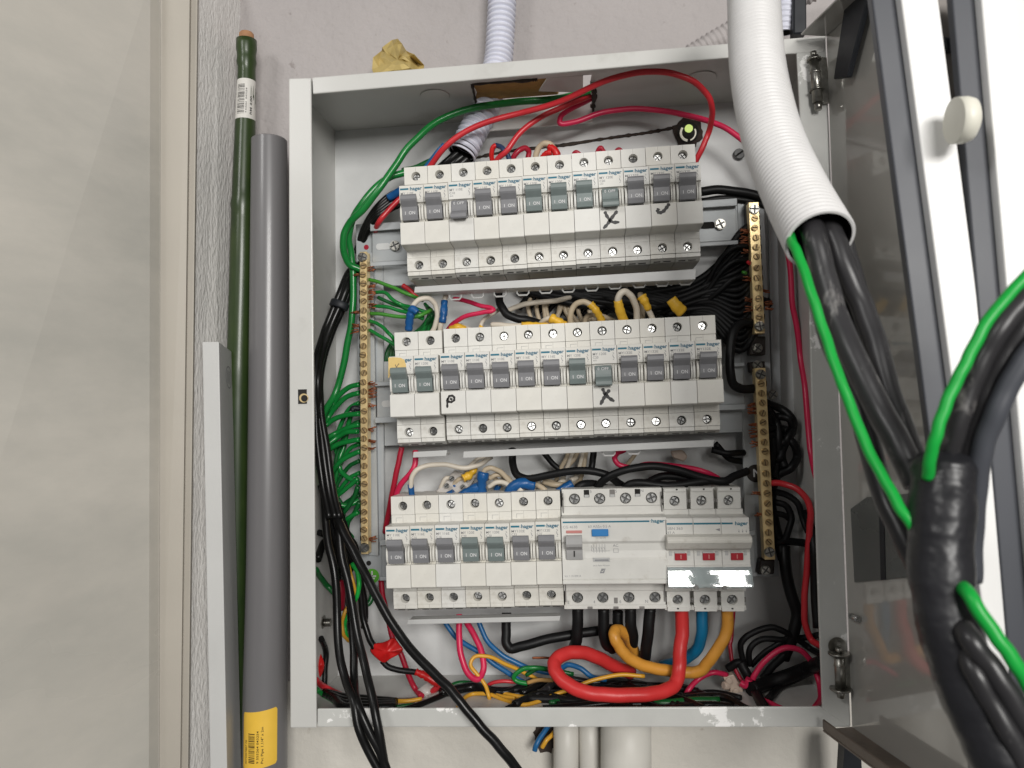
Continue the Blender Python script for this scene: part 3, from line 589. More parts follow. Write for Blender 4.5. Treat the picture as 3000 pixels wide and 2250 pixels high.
# ================================================================ CIRCUIT BREAKERS
W0 = 17.32
def term_block(mb, x0, x1, z0, z1, cx_, cz_, r, y=18, yb=27, depth=6):
    mb.hole(x0, x1, z0, z1, cx_, cz_, r, y, depth, 0, 1)
    mb.add([(x0,y,z0),(x1,y,z0),(x1,y,z1),(x0,y,z1),(x0,yb,z0),(x1,yb,z0),(x1,yb,z1),(x0,yb,z1)], [(0,1,5,4),(1,2,6,5),(2,3,7,6),(3,0,4,7)], 0)
def breaker_body():
    mb = MB(); x0, x1 = .14, W0
    prof = [(54,40.0),(26.5,40.0),(26.5,27.2),(18.4,27.0),(18.4,21.3),(.9,21.3),(.6,21.0),(.6,8.7),(3.0,8.3),(3.0,-5.2),(.25,-5.6),(0,-5.9),(0,-20.9),(.5,-21.4),(17.4,-22.2),(18.3,-23),(18.3,-27.2),(26.5,-27.4),(26.5,-37.0),(18.7,-37.2),(18.7,-40.0),(20,-40.4),(24,-42.3),(54,-42.3)]
    mb.ext(prof, x0, x1)
    term_block(mb, x0, x1, 27.2, 40.3, 8.7, 33.3, 3.3); term_block(mb, x0, x1, -37.0, -27.4, 8.7, -32.6, 3.3, y=17.9)
    def cheek(a, b, out):
        arc_ = [(3.0-(3.0+out)*math.sin(math.pi*t)**.45, 8.4-13.4*t) for t in [i/8 for i in range(9)]]
        mb.ext(arc_, a, b)
    cheek(.45, 1.9, .6); cheek(13.9, 15.0, .6); cheek(15.5, 16.9, .2)
    # slots in the underside and the little label window edges
    for a,b in ((2.5,7.2),(9.2,14.5)): mb.box((a,22.2,-41.9),(b,24.5,-41.0), 1)
    for z in (25.0,): mb.box((8.5,18.33,z-3.5),(8.62,18.5,z+2), 2)
    mb.box((8.6,17.96,36.8),(8.75,18.1,40.2), 2); mb.box((8.55,18.66,-39.9),(8.7,18.8,-37.4), 2); mb.box((4.3,18.27,-27),(4.4,18.4,-23.2), 2)
    mb.box((1.9,3.0-.1,-4.9),(13.2,3.1,-4.2), 1)
    return mb.build('body', ['plastic','dark','groove'], bevel=.22, segs=2)
def breaker_print(model, curve):
    mb = MB(); y = .56
    plate(mb, .7, 6.7, 17.9, 19.2, y, 0); put_text(mb, ':', 7.0, 18.6, 2.6, y-.03, 1, bold=.02); put_text(mb, 'hager', 7.8, 18.5, 3.5, y-.03, 1, width=8.6, bold=.03)
    put_text(mb, model, .9, 15.3, 2.4, y-.03, 2, width=9.4, bold=.008); put_text(mb, curve, .9, 13.0, 2.3, y-.03, 2, bold=.008)
    put_text(mb, '6000', 1.0, 11.0, 1.3, y-.03, 2); 
    for z,a in ((15.6,14.6),(14.9,14.9),(13.2,14.5),(12.2,15.0),(11.0,14.6)): mb.box((a,y-.05,z),(a+.7,y,z+.35), 2)
    mb.add([(14.3,y-.03,14.6),(14.6,y-.03,14.6),(15.5,y-.03,11.8),(15.2,y-.03,11.8)], [(0,1,2,3)], 2)
    y = 18.36; mb.box((3.4,y-.03,22.0),(3.6,y,25.0), 2); mb.box((3.4,y-.03,24.8),(8.0,y,25.0), 2)
    return mb.build('printed_text', ['blue_ink','navy_ink','grey_ink'])
ON = [(3,-4.4),(-.6,-4.3),(-1.7,-1),(-2.0,2.2),(-2.4,4.7),(-2.7,5.1),(-5.8,8.2),(-6.5,9.4),(-6.5,11.6),(-5.7,12.9),(-4.2,13.2),(1.5,6.5),(3,4)]
OFF = [(3,7.6),(-.8,7.2),(-1.9,4.2),(-2.1,1.2),(-2.4,-.4),(-2.8,-.8),(-6.0,-2.6),(-6.8,-3.8),(-6.8,-6.0),(-6.0,-6.9),(-4.2,-6.7),(1.5,-4.2),(3,-3)]
def toggle(on, m):
    mb = MB(); mb.ext(ON if on else OFF, 2.15, 13.2); return mb.build('toggle', m, bevel=.3, segs=2)
def toggle_text(on):
    mb = MB()
    if on: put_text(mb, 'I', 4.2, .4, 3.2, -2.12, 0, bold=.02); put_text(mb, 'ON', 7.0, .4, 3.2, -2.12, 0, width=4.6, bold=.02)
    else: put_text(mb, '0', 3.8, 4.9, 2.6, -2.0, 0, bold=.015); put_text(mb, 'OFF', 6.2, 4.9, 2.6, -2.0, 0, width=5.2, bold=.015)
    return mb.build('printed_text', 'white_ink')
def bscrew(): return screw_mesh(2.6, 1.6, True, .0, ['steel','steel_k'], 'terminal_screw')
def breaker(x, z, roll, model, curve, on, label, group, lm, dy=0.0):
    o = empty('circuit_breaker', (x,dy,z), label, 'circuit breaker', group, roll)
    inst('body', breaker_body, 'body', o, (0,0,0)); inst(('pr',model,curve), lambda: breaker_print(model, curve), 'printed_text', o, (0,0,0))
    t = inst(('tg',on,lm), lambda: toggle(on, lm), 'toggle', o, (0,0,0)); inst(('tt',on), lambda: toggle_text(on), 'printed_text', t, (0,0,0))
    for zz in (33.3,-32.6): inst('bscrew', bscrew, 'terminal_screw', o, (8.7+random.uniform(-.25,.25), 23.6+random.uniform(-1.0,.3), zz+random.uniform(-.2,.2)), random.uniform(0,1.57)).rotation_euler.rotate_axis('X', random.uniform(-.16,.10))
    return o
ordn = ['first','second','third','fourth','fifth','sixth','seventh','eighth','ninth','tenth','eleventh','twelfth','thirteenth']
BR = {}
def row(name, l, r, specs, roll, gapafter=None, gap=0.0):
    A_, B_ = P(l[0],l[1],0), P(r[0],r[1],0); n = len(specs); stp = ((B_-A_) - Vector((gap,0,0)))/n
    for i,(model,curve,on,lm,extra) in enumerate(specs):
        p = A_+stp*i + (Vector((gap,0,.6)) if gapafter is not None and i >= gapafter else Vector((0,0,0)))
        up = 'grey toggle up' if on else 'toggle switched down to off'
        lab = f"{ordn[i]} breaker from left in {name} row, {extra or up}"
        sx = stp.x/17.5
        o = breaker(p.x, p.z+random.uniform(-.15,.15), roll, model, curve, on, lab, f'circuit breakers in the {name} row', lm, dy=random.uniform(-.25,.25)); o.scale = (sx,1,1)
        BR[(name,i)] = o
c10=lambda on=True,e='': ('MY 110E','C10',on,'lever',e); c16=lambda on=True,e='': ('MY 116E','C16',on,'lever',e); c20=lambda on=True,e='': ('MY 120E','C20',on,'lever_g',e); c32=lambda on=True,e='': ('MY132E','C32',on,'lever',e)
row('top', (1171,630.5), (2057.5,562), [c10(),c10(),c10(False),c16(),c16(),c20(),c20(),c20(),c20(False,'switched down and marked with a black X'),c32(),c32(True,'grey toggle up, marked with a black tick'),c32()], math.radians(-.9))
row('middle', (1141,1133.5), (2118,1088.7), [c20(True,'with yellow tape over its print'),c20(),c10(True,'marked with a black letter P'),c10(),c10(),c16(),c16(),c20(),c20(False,'switched down and marked with a black X'),c32(),c32(),c32(),c32()], math.radians(-.6), 2, 1.1)
row('bottom', (1130,1634), (1645,1619.5), [c10(),c16(),c16(),c20(),c20(),c32(),c32()], math.radians(-.5))
def mark(key, name, strokes, wd, y=-.06, m='black_ink'):
    mb = MB()
    for s_ in strokes: stroke(mb, s_, wd, y)
    return mb.build(name, m, BR[key])
X1 = [[(3.6,-8.4),(5.0,-12),(8.5,-16.2),(13.2,-16.6)],[(12.2,-8.6),(8.2,-13.2),(5.0,-17.5),(2.0,-22.0+1.6)]]
mark(('top',8), 'pen_mark', X1, 2.4); mark(('top',10), 'pen_mark', [[(5.2,-9.2),(4.4,-11.0),(5.4,-12.2),(8.0,-11.6),(11.0,-8.4),(12.6,-5.0-1.2)]], 2.5)
mark(('middle',8), 'pen_mark', [[(6.6,-8.2),(8.2,-12),(10.8,-15),(14.4,-17.6)],[(11.6,-9.4),(8.6,-13),(6.8,-16),(4.8,-19.6)]], 2.5)
mark(('middle',2), 'pen_mark', [[(4.6,-10.5),(4.3,-17.2)],[(4.6,-11.6),(6.2,-9.0),(8.8,-9.2),(9.4,-11.6),(7.0,-13.2),(4.9,-12.6)],[(6.4,-10.6),(8.0,-11.6)]], 1.8)
mb = MB(); ps = [(-.3,20.6),(3,20.9),(8.4,20.2),(11.0,18.8),(12.0,15.5),(12.4,10.2),(8,10.6),(1.6,10.2),(-.2,6.2),(-.8,6.6),(-.5,14)]
mb.add([(x,.25+.25*math.sin(i*2.1),z) for i,(x,z) in enumerate(ps)], [list(range(len(ps)))]); tp = mb.build('tape_patch', 'masking', BR[('middle',0)])
s_ = tp.modifiers.new('t','SOLIDIFY'); s_.thickness = .00015
mark(('middle',0), 'pen_mark', [[(4.6,15.8),(5.4,12.6),(4.8,10.8)],[(7.4,16.4),(5.6,13.4),(7.8,11.0)],[(3.9,13.2),(8.4,11.6)]], .42, -.12, 'rust')

# ---------------------------------------------------------------- residual current device
def at_(pxl, pyl, d=0): return P(pxl,pyl,d)
ro = at_(1646.5,1616); rcd = empty('residual_current_device', ro, 'wide four pole residual current device with blue test button in the bottom row', 'residual current device', rot=math.radians(-.1))
mb = MB(); WR = 71.0
prof = [(54,40.4),(27,40.4),(27,28.4),(17.5,28.2),(15.5,23.2),(15.5,22.6),(.6,22.4),(0,21.8),(0,6.6),(1.3,4.8),(1.5,0),(1.0,-4.6),(-.2,-6.2),(-.2,-18.9),(.5,-19.2),(-.5,-19.9),(-.5,-21.8),(.2,-22.3),(14.8,-22.9),(15.6,-23.8),(16.6,-30.6),(27,-30.8),(27,-40.4),(17.6,-40.6),(17.6,-43.4),(54,-43.4)]
mb.ext(prof, 0, WR)
xs = [9.4,27.1,45.2,63.2]; bd = [.7,18.3,36.1,54.0,WR-.7]
for i,xx in enumerate(xs):
    term_block(mb, bd[i], bd[i+1], 28.4, 40.4, xx, 33.4, 3.9, y=17.6, yb=27, depth=3.2); term_block(mb, bd[i], bd[i+1], -40.4, -30.8, xx, -35.6, 3.9, y=17.2, yb=27, depth=3.2)
for xx in (18.0,36,53.6): mb.box((xx-1.9,17.3,34.5),(xx+1.9,17.7,39.8), 2 if xx==36 else 1); mb.box((xx-1.6,17.0,34.4),(xx+1.6,17.5,36.4), 3)
mb.box((34.8,16.9,-39.4),(37.4,17.3,-35.4), 2)
for xx in (18,36,54): mb.box((xx-1.8,17.3,-43.3),(xx+1.8,17.7,-41.6), 2)
for xx in (.9,WR-1.5): mb.box((xx,15.4,24.0),(xx+.8,16.4,38), 2); mb.box((xx,15.4,-38),(xx+.8,16.0,-25), 2); mb.box((xx,15.2,33),(xx+.8,15.6,35.2), 1)
mb.build('body', ['plastic','dark','groove','cover'], rcd, bevel=.25)
for xx in xs:
    for zz,y_ in ((33.4,20.4),(-35.6,20)): inst('rscrew', lambda: screw_mesh(3.4, 1.6, True, .0, ['steel','steel_k'], 'terminal_screw'), 'terminal_screw', rcd, (xx,y_,zz), random.uniform(0,1.5))
mb = MB(); mb.ext([(2,-5.6),(-1.2,-5.4),(-2.0,-1),(-2.2,1.6),(-6.5,4.2),(-7.2,6),(-7.0,9.5),(-6,11.4),(-4.5,11.8),(1,8)], 2.9, 14.0); tg = mb.build('toggle', 'lever_l', rcd, bevel=.4, segs=2)
mb = MB(); mb.box((7.9,-2.3,-3.2),(8.8,-1.9,.8)); mb.build('printed_text', 'black_ink', tg)
mb = MB(); mb.box((3.2,-.5,12.3),(14.0,.2,14.2)); mb.build('status_window', 'pink_plastic', rcd, bevel=.2)
mb = MB(); mb.box((20.6,-1.9,10.2),(31.8,.2,15.0)); mb.build('test_button', 'blue_plastic', rcd, bevel=.5, segs=2)
mb = MB(); mb.box((21.0,-.9,-7.0),(32.2,.2,-4.4)); mb.box((22.0,-1.0,-6.4),(31.4,-.8,-5.4),1); mb.build('fault_indicator', ['cover','grey_ink'], rcd, bevel=.15)
mb = MB(); y = -.03
plate(mb, 1.0, 59.6, 19.2, 20.3, 0, 0); put_text(mb, ':', 60.0, 19.9, 2.6, y-.03, 0, bold=.02); put_text(mb, 'hager', 60.8, 19.8, 3.4, y-.03, 0, width=9.0, bold=.03)
put_text(mb, 'CG 463B', 1.0, 16.4, 2.5, y, 1, width=10); put_text(mb, '63 A/I\u0394n 0.5 A', 18.2, 16.6, 2.4, y, 1, width=15.4); put_text(mb, 'test regularly', 23, 9.0, 1.5, y, 1, width=7)
put_text(mb, 'earth fault indicator', 20.8, -9.6, 1.4, y-.2, 1, width=11.4); put_text(mb, 'Icn = 10 000 A', 1.4, -16.6, 2.0, y-.2, 1, width=11.0); put_text(mb, 'AC', 34.6, 3.4, 2.6, 1.2, 1, width=3.6)
for q in range(5):
    xx = 21.5+q*1.9; mb.add([(xx,1.2,4.6),(xx+.22,1.2,4.6),(xx+.22,1.4,-2.6),(xx,1.4,-2.6)], [(0,1,2,3)], 1); mb.add([(xx-.9,1.2,2.6),(xx-.7,1.2,2.6),(xx+.2,1.3,.6),(xx,1.3,.6)], [(0,1,2,3)], 1)
mb.box((20,1.2,-.2),(32.6,1.3,.0), 1); mb.box((20.0,1.2,-.2),(20.2,1.3,3.8), 1); mb.box((34.8,1.25,-1.2),(38.2,1.3,-1.0),1); mb.box((34.8,1.25,1.2),(38.2,1.3,1.4),1); mb.box((34.8,1.25,-1.2),(35,1.3,1.4),1); mb.box((38.0,1.25,-1.2),(38.2,1.3,1.4),1)
mb.add([(25.2,-.24,-14.8),(28.0,-.24,-14.8),(29.2,-.24,-11.7),(26.4,-.24,-11.7)], [(0,1,2,3)], 1); mb.add([(26.0,-.27,-13.2),(26.8,-.27,-14.2),(28.8,-.27,-12.0),(26.9,-.27,-13.5)], [(0,1,2,3)], 2)
put_text(mb, '1', .9, 38.4, 2.2, 17.5, 1)
for s_,xx,zz in (('3',20.2,38.4),('5',38,38.4),('N',55.6,38.4),('2',2.2,-38.6),('4',20.3,-38.4),('6',38.4,-38.2),('N',56.2,-38.2)): put_text(mb, s_, xx, zz, 2.9, 17.1 if zz<0 else 17.5, 1)
mb.build('printed_text', ['blue_ink','grey_ink','plastic'], rcd)

# ---------------------------------------------------------------- three pole main switch
mo = at_(1951.5,1617.5); ms = empty('main_switch', mo, 'three pole main switch with red markers and clear cover, right end of bottom row', 'switch', rot=math.radians(.15))
mb = MB(); WM = 55.4; pw = WM/3
prof = [(54,40.4),(27,40.4),(27,26.4),(17.8,26.2),(17.8,22.8),(.8,22.6),(0,21.8),(0,11.8),(3.5,9),(4.5,1.6),(1.6,1.2),(.4,-1),(.4,-5.8),(.2,-6),(.2,-8.5),(-1,-9.0),(-1.0,-9.9),(2.5,-10.2),(2.5,-22.2),(15,-23.6),(17.2,-30),(27,-30.2),(27,-40),(18.4,-40.2),(18.4,-43.4),(54,-43.4)]
for k in range(3):
    x0, x1 = k*pw+.12, (k+1)*pw-.12; mb.ext(prof, x0, x1)
    term_block(mb, x0+1.3, x1-1.3, 26.4, 41.2, (x0+x1)/2-.3, 32.0, 3.6, y=17.4, depth=5); term_block(mb, x0+1.3, x1-1.3, -41.0, -30.2, (x0+x1)/2-.3, -36.2, 3.6, y=17.0, depth=5)
    mb.box((x0+.1,18.0,30.8),(x0+1.2,19,33.4), 2); mb.box((x1-1.2,18.0,30.8),(x1-.1,19,33.4), 2); mb.box((x0+.1,17.8,-38),(x0+1.2,19,-34.6), 2); mb.box((x1-1.2,17.8,-38),(x1-.1,19,-34.6), 2)
    mb.ext([(18.2,-40.6),(16.6,-41),(16.6,-43.8),(18.4,-44.2)], x0+1.6, x1-1.6); mb.ext([(17.3,41.2),(16.4,40.6),(16.4,38.6),(17.5,38.4)], x0+1.6, x1-1.6)
    mb.box(((x0+x1)/2+.6,16.2,39.6),((x0+x1)/2+1.8,16.5,40.6), 1); mb.box(((x0+x1)/2-1.2,16.4,-42.4),((x0+x1)/2+.2,16.65,-41.4), 1)
    for a,b in ((1.9,5.0),(14.2,16.9)): mb.box((x0+a,-.1,-2.4),(x0+b-1,1,.4), 3)
    mb.box((x0+5.4,-.4,-1.0),(x0+12.4,.6,.2), 3)
mb.build('body', ['plastic','dark','groove','cover'], ms, bevel=.22)
for k in range(3):
    for zz,y_ in ((32.0,21.6),(-36.2,21.0)): inst('bscrew2', lambda: screw_mesh(3.0, 1.9, True, .0, ['steel','steel_k'], 'terminal_screw'), 'terminal_screw', ms, (k*pw+pw/2-.3,y_,zz), random.uniform(0,1.5))
    mb = MB(); x0 = k*pw+5.7; mb.box((x0,-.9,-5.5),(x0+7.9,.5,-.8)); q = mb.build('red_marker', 'red_plastic', ms, bevel=.2)
    mb = MB(); mb.box((x0+3.6,-1.0,-4.5),(x0+4.3,-.88,-1.7)); mb.build('printed_text', 'pink_plastic', q)
mb = MB(); mb.ext([(3,11.9),(-3,12.0),(-7.2,11.2),(-8.8,9.4),(-8.4,7.4),(-4.5,3.0),(-.5,1.3),(4,1.3)], .15, WM-.15); mb.build('switch_handle', 'plastic', ms, bevel=.5, segs=2)
mb = MB(); mb.ext([(2.3,-9.6),(-1.8,-9.8),(-2.3,-10.6),(-2.5,-12.0),(-2.95,-14.6),(-4.6,-20.8),(-4.85,-22.2),(-4.2,-23.0),(2.3,-23.6)], .3, WM+.4); cv = mb.build('clear_cover', 'clear', ms, bevel=.3, segs=2)
mb = MB(); 
for xx in (pw,2*pw): mb.box((xx-1.4,-5.9,-23.8),(xx+1.4,-.5,-21.6))
mb.build('cover_clip', 'groove', ms, bevel=.2)
mb = MB(); y=-.03
for a,b in ((1.0,pw-.3),(pw+.3,2*pw-.3),(2*pw+.3,2*pw+7.6)): plate(mb, a, b, 18.2, 19.4, 0, 0)
put_text(mb, 'hager', 45.9, 18.7, 3.3, y-.03, 0, width=8.6, bold=.03); put_text(mb, 'SBN 363', 1.2, 15.6, 2.4, y, 1, width=10.2); put_text(mb, '63 A', 1.2, 12.9, 2.2, y, 1, width=5)
for a in (48,50.4,52.8): mb.add([(a,y,13.8),(a+.9,y,13.8),(a+.45,y,12.4)], [(0,1,2)], 1); mb.box((a+.35,y-.01,13.6),(a+.5,y,15.0), 1)
mb.add([(33.0,y,14.8),(36,y,15.6),(36,y,13.6)], [(0,1,2)], 1)
mb.build('printed_text', ['blue_ink','grey_ink'], ms)

# ---------------------------------------------------------------- busbar covers under the rows
def comb(l, r, ht_l, ht_r, tabs, label, d=15, tabm='cover', name='busbar_cover'):
    a,b = P(l[0],l[1],d), P(r[0],r[1],d); o = empty(name, a, label, 'busbar cover', 'busbar covers under the breaker rows'); hl, hr = ht_l/pxmm(d), ht_r/pxmm(d)
    mb = MB(); mb.slab([a, b, b+Vector((-.8,0,-hr)), a+Vector((-.6,0,-hl))], 1.2); mb.slab([a+Vector((-.6,1.3,-hl)), b+Vector((-.8,1.3,-hr)), b+Vector((-.8,1.3,-hr+1.1)), a+Vector((-.6,1.3,-hl+1.1))], 17)
    mb.build('cover_strip', 'cover', o, bevel=.35, segs=2, xf=child(a))
    for x,y in tabs:
        t = MB(); c = P(x,y,24); w_ = 4.3; t.tube([c+Vector((-w_,0,2.2)), c+Vector((-w_,0,.2)), c+Vector((-w_*.7,0,-1.4)), c+Vector((w_*.7,0,-1.4)), c+Vector((w_,0,.2)), c+Vector((w_,0,2.2))], .65, 6, smooth=False)
        t.build('comb_tab', tabm, o, xf=child(a))
    return o
comb((1215,840),(2040,788),18,30,[(1334,872),(1399,867),(1465,863),(1532,859),(1599,853),(1665,850),(1734,846),(1802,840),(1873,836),(1940,832),(2008,828)], 'long pale busbar cover under the top row of breakers')
comb((1211,1324),(1310,1319),17,17,[], 'short pale busbar cover under the first two middle breakers')
comb((1358,1323),(2093,1288),19,20,[(1784,1329),(1857,1324)], 'long pale busbar cover under the middle row with two bright tabs', tabm='conduit')
comb((1194,1816),(1642,1805),14,14,[], 'pale busbar cover under the bottom row of seven breakers')
# ================================================================ WIRES
WN = []
_nx = lambda a,b: Vector(((b-a).z,0,-(b-a).x)).normalized()
_walls = [(tl2, _nx(tr2,tl2)), (bl2, -_nx(br2,bl2)), (tl2, _nx(tl2,bl2)), (tr2, -_nx(tr2,br2))]
_cen = (tl2+br2)/2
_walls = [(a, n if (_cen-a).dot(n) > 0 else -n) for a,n in _walls]
def inbox(x, y, d, r):
    "keeps a wire clear of the sheet metal: slides the point towards the viewer until it clears top, floor and sides"
    if d < -14 or y > 2085 or y < 190: return P(x,y,d)
    while d > -12:
        q = P(x,y,d); ok = True
        for k,(a,n_) in enumerate(_walls):
            if k == 0 and 1380 < x < 1850 and y < 345: continue
            if (q-a).dot(n_) < r+.6: ok = False
        if ok and d+r < FB-.3: break
        d -= 1.5
    return P(x,y,d)
def wire(m, r, pts, label, d=40, name='wire', cat='wire', group=None, segs=10, n=6):
    p3 = [inbox(p[0], p[1], p[2] if len(p)>2 else d, r) for p in pts]; sp = spline(p3, n)
    # faint hand-bent unevenness
    ph = random.uniform(0,6)
    sp = [p+Vector((math.sin(i*.9+ph)*.10, math.sin(i*.6+ph)*.12, math.cos(i*.8+ph)*.10)) if 0<i<len(sp)-1 else p for i,p in enumerate(sp)]
    mb = MB(); mb.tube(sp, r, segs); o = mb.build(name, m); tag(o, label, cat, group); WN.append(o); return o
def sleeve(par, m, r, pts, d=40, name='tape_sleeve', jag=.12, flat=1.0, segs=12):
    sp = spline(px(*pts, d=d), 5); n = len(sp)
    rr = [((r if not hasattr(r,'__len__') else r[0]+(r[1]-r[0])*i/(n-1)))*(1+random.uniform(-jag,jag)) for i in range(n)]
    mb = MB(); mb.tube(sp, rr, segs, flat=flat); o = mb.build(name, m, par); return o

# ---- corrugated conduit at the top
def corrug(path, r, pitch, amp, n_end_hole, sub=6, segs=32, mi=0, pw_=1.0):
    sp = spline(path, 14); L_ = [0]
    for a,b in zip(sp, sp[1:]): L_.append(L_[-1]+(b-a).length)
    tot = L_[-1]; N_ = int(tot/pitch*sub); out = []; rr = []; j = 0
    for k in range(N_+1):
        s_ = tot*k/N_
        while j < len(L_)-2 and L_[j+1] < s_: j += 1
        t = (s_-L_[j])/max(1e-6,(L_[j+1]-L_[j])); out.append(sp[j].lerp(sp[j+1], t)); R0 = r if not hasattr(r,'__len__') else r[0]+(r[1]-r[0])*s_/tot
        c = .5+.5*math.cos(2*math.pi*s_/pitch); rr.append(R0-amp+amp*(c**pw_))
    mb = MB(); mb.tube(out, rr, segs, mi, caps=False); e, f = out[-1], (out[-2]-out[-1]).normalized()
    mb.tube([e, e+f*.01], [rr[-1], rr[-1]-1.0], segs, mi, caps=False); mb.tube([e+f*.01, e+f*n_end_hole], [rr[-1]-1.0, rr[-1]-2.2], segs, 1, caps=False)
    return mb
mb = corrug(px((1474,-70,58),(1468,60,58),(1460,175,56),(1447,235,52),(1432,285,50),(1414,332,47),(1389,378,44),(1352,452,40)), 11.4, 4.4, 2.3, 14, sub=10, pw_=.55)
q = mb.build('corrugated_conduit', ['conduit_g','dark']); tag(q, 'thin bluish white corrugated conduit coming down through the top of the box', 'conduit')
mb = corrug(px((2000,180,66),(2085,128,64),(2200,62,60),(2300,10,56),(2380,-30,50)), 9, 4.2, 1.2, 3); q = mb.build('corrugated_conduit', ['wall','dark']); tag(q, 'shadowed corrugated conduit crossing the wall above the right of the box', 'conduit')
mb = corrug(px((2312,-40,40),(2300,40,42),(2296,96,44)), 8, 3.8, 1.0, 3); q = mb.build('corrugated_conduit', ['conduit_g','dark']); tag(q, 'short corrugated conduit half hidden behind the big white conduit', 'conduit')

# ---- upper part of the box
wire('green', 2.65, [(1830,238,50),(1780,250,45),(1650,286,38),(1501,300,34),(1374,319,30),(1284,354,28),(1230,397,28),(1186,444,28),(1150,498,26),(1103,563,24),(1063,614,26),(1021,657,30),(1006,697,32),(1010,748,36),(1026,776,40),(1060,791,43)], 'thick green wire arching from the top cut-out to the left brass bar')
wire('green', 2.6, [(1215,500,40),(1181,507,38),(1150,516,36),(1110,540,34),(1067,588,32),(1034,640,34),(1022,697,38),(1029,744,42),(1034,795,44),(1035,867,44),(1030,939,44),(1017,1012,46),(1003,1084,48),(981,1156,48),(948,1212,44),(934,1290,44)], 'green wire running from behind the top row down past the left brass bar')
wire('red', 2.15, [(1235,530,36),(1264,482,30),(1302,433,22),(1356,390,20),(1429,357,20),(1537,328,20),(1646,296,14),(1735,253,5),(1825,221,0),(1898,210,0),(1959,213,0),(2017,231,2),(2060,262,8),(2083,300,14),(2086,340,24),(2077,385,36),(2058,432,38),(2035,480,42)], 'long bright red wire looping across the top of the box')
wire('red', 2.1, [(1200,560,42),(1168,585,40),(1135,620,38),(1110,650,38),(1096,690,58)], 'short red wire slipping under the left end of the top row')
wire('red', 2.1, [(1440,500,42),(1458,466,36),(1483,444,32),(1519,394,32),(1573,350,34),(1646,314,38),(1700,292,42),(1760,266,50),(1800,240,56)], 'red wire running from the fifth top breaker up to the cut-out')
wire('pinkred', 2.1, [(1800,255,56),(1731,289,52),(1674,318,46),(1643,341,42),(1641,361,42),(1681,358,44),(1753,333,46),(1825,320,46),(1898,320,46),(1970,329,44),(2042,345,42),(2097,362,38),(2151,391,36),(2195,432,36),(2240,520,40),(2285,650,46),(2312,762,48),(2323,900,48),(2333,948,48),(2345,1045,48),(2359,1141,48),(2371,1286,46),(2378,1340,30),(2392,1400,15)], 'crimson wire curling back from the cut-out and down the right side behind the conduit')
# black cables coming out of the small conduit
for i,(dx,dy) in enumerate([(-14,-6),(0,4),(12,12)]):
    wire('black', 3.4, [(1360+dx,450+dy,44),(1325+dx,480+dy,44),(1280+dx,520+dy,50),(1220+dx,560+dy,52)], 'black cable leaving the mouth of the small corrugated conduit', group='black cables from the small conduit')
for i in range(6):
    o_ = i*9
    wire('black', 1.9, [(1210,548+o_*.9,46),(1150,566+o_,44),(1104,604+o_*.9,42),(1068+o_*.25,660+o_*.3,50),(1040+o_*.4,740,62)], 'black wire in the bundle curving left from under the top row', group='black wires bundled at the top left')
q = wire('blue', 2.0, [(1303,423,34),(1275,455,36),(1252,485,40),(1225,520,44)], 'short blue taped wire end beside the small conduit mouth')
q = wire('dgreen', 2.2, [(1265,470,46),(1215,492,46),(1180,500,48)], 'dark green wire stub behind the first top breaker')
q = wire('blue_tape', 3.0, [(1205,548,38),(1172,560,38),(1138,580,40)], 'blue taped wire at the left end of the top row', name='wire')
# heavy black bundle down the left
for i,(dx,dd,r) in enumerate([(-13,46,2.7),(2,44,3.0),(14,50,2.6)]):
    wire('black', r, [(1058+dx*.5,770,58),(1030+dx*.7,800,52),(1012+dx,850,dd),(992+dx,900,dd-2),(962+dx*.9,970,dd-6),(940+dx*.8,1040,dd-14),(930+dx*.6,1110,dd-24),(932+dx*.6,1200,22),(945+dx,1320,18),(962+dx,1440,14),(980+dx*1.1,1520,8)], ['left','middle','right'][[-13,2,14].index(dx)]+' heavy black cable in the bundle running down inside the left wall', group='heavy black cables on the left')
mb = MB(); c = px((1000,878,38),(985,905,36)); 
tie = spline([P(1014,888,34),P(1008,876,40),P(980,880,48),P(968,898,44)], 5)
cc0, cc1 = P(998,884,42), P(990,903,41); mb.tube([cc0, cc0.lerp(cc1,.1), cc1.lerp(cc0,.1), cc1], [7.0,7.5,7.5,6.9], 18, flat=.75); q = mb.build('cable_tie', 'black_rubber'); tag(q, 'black clip collar round the heavy black cables at left', 'cable clip')

# ---- loops standing up behind the top row
wire('red_tape', 1.9, [(1444,480,44),(1440,450,40),(1444,432,38),(1452,426,38)], 'red taped stub behind the fourth top breaker')
wire('navy', 1.9, [(1440,445,44),(1450,427,40),(1466,430,36),(1482,446,34),(1494,470,36)], 'navy wire bent over behind the fifth top breaker')
wire('crimson', 2.1, [(1496,475,44),(1508,455,42),(1523,439,42),(1540,434,44),(1549,444,46),(1546,470,48)], 'small crimson loop behind the fifth top breaker')
q = wire('beige', 2.3, [(1570,470,44),(1571,452,42),(1580,431,40),(1597,420,38),(1613,424,38),(1622,436,38)], 'beige loop with a red taped end behind the sixth top breaker')
sleeve(q, 'red_tape', (2.5,2.9), [(1608,430,38),(1624,438,37),(1633,458,38)])
sleeve(q, 'red_tape', (2.0,2.4), [(1588,462,40),(1600,450,38),(1616,446,37)])
for (x,y) in ((1690,448),(1760,438),(1815,440)):
    wire('crimson', 1.7, [(x-12,y+18,46),(x-8,y+2,44),(x,y-5 if x==1760 else y-2,43),(x+10,y+8,44)], f'crimson taped stub behind the {dict([(1690,"seventh"),(1760,"eighth"),(1815,"ninth")])[x]} top breaker')
wire('black_m', 3.4, [(2050,562,52),(2100,556,52),(2165,562,52),(2230,576,50),(2300,600,48)], 'thick black cable passing right behind the end of the top row')
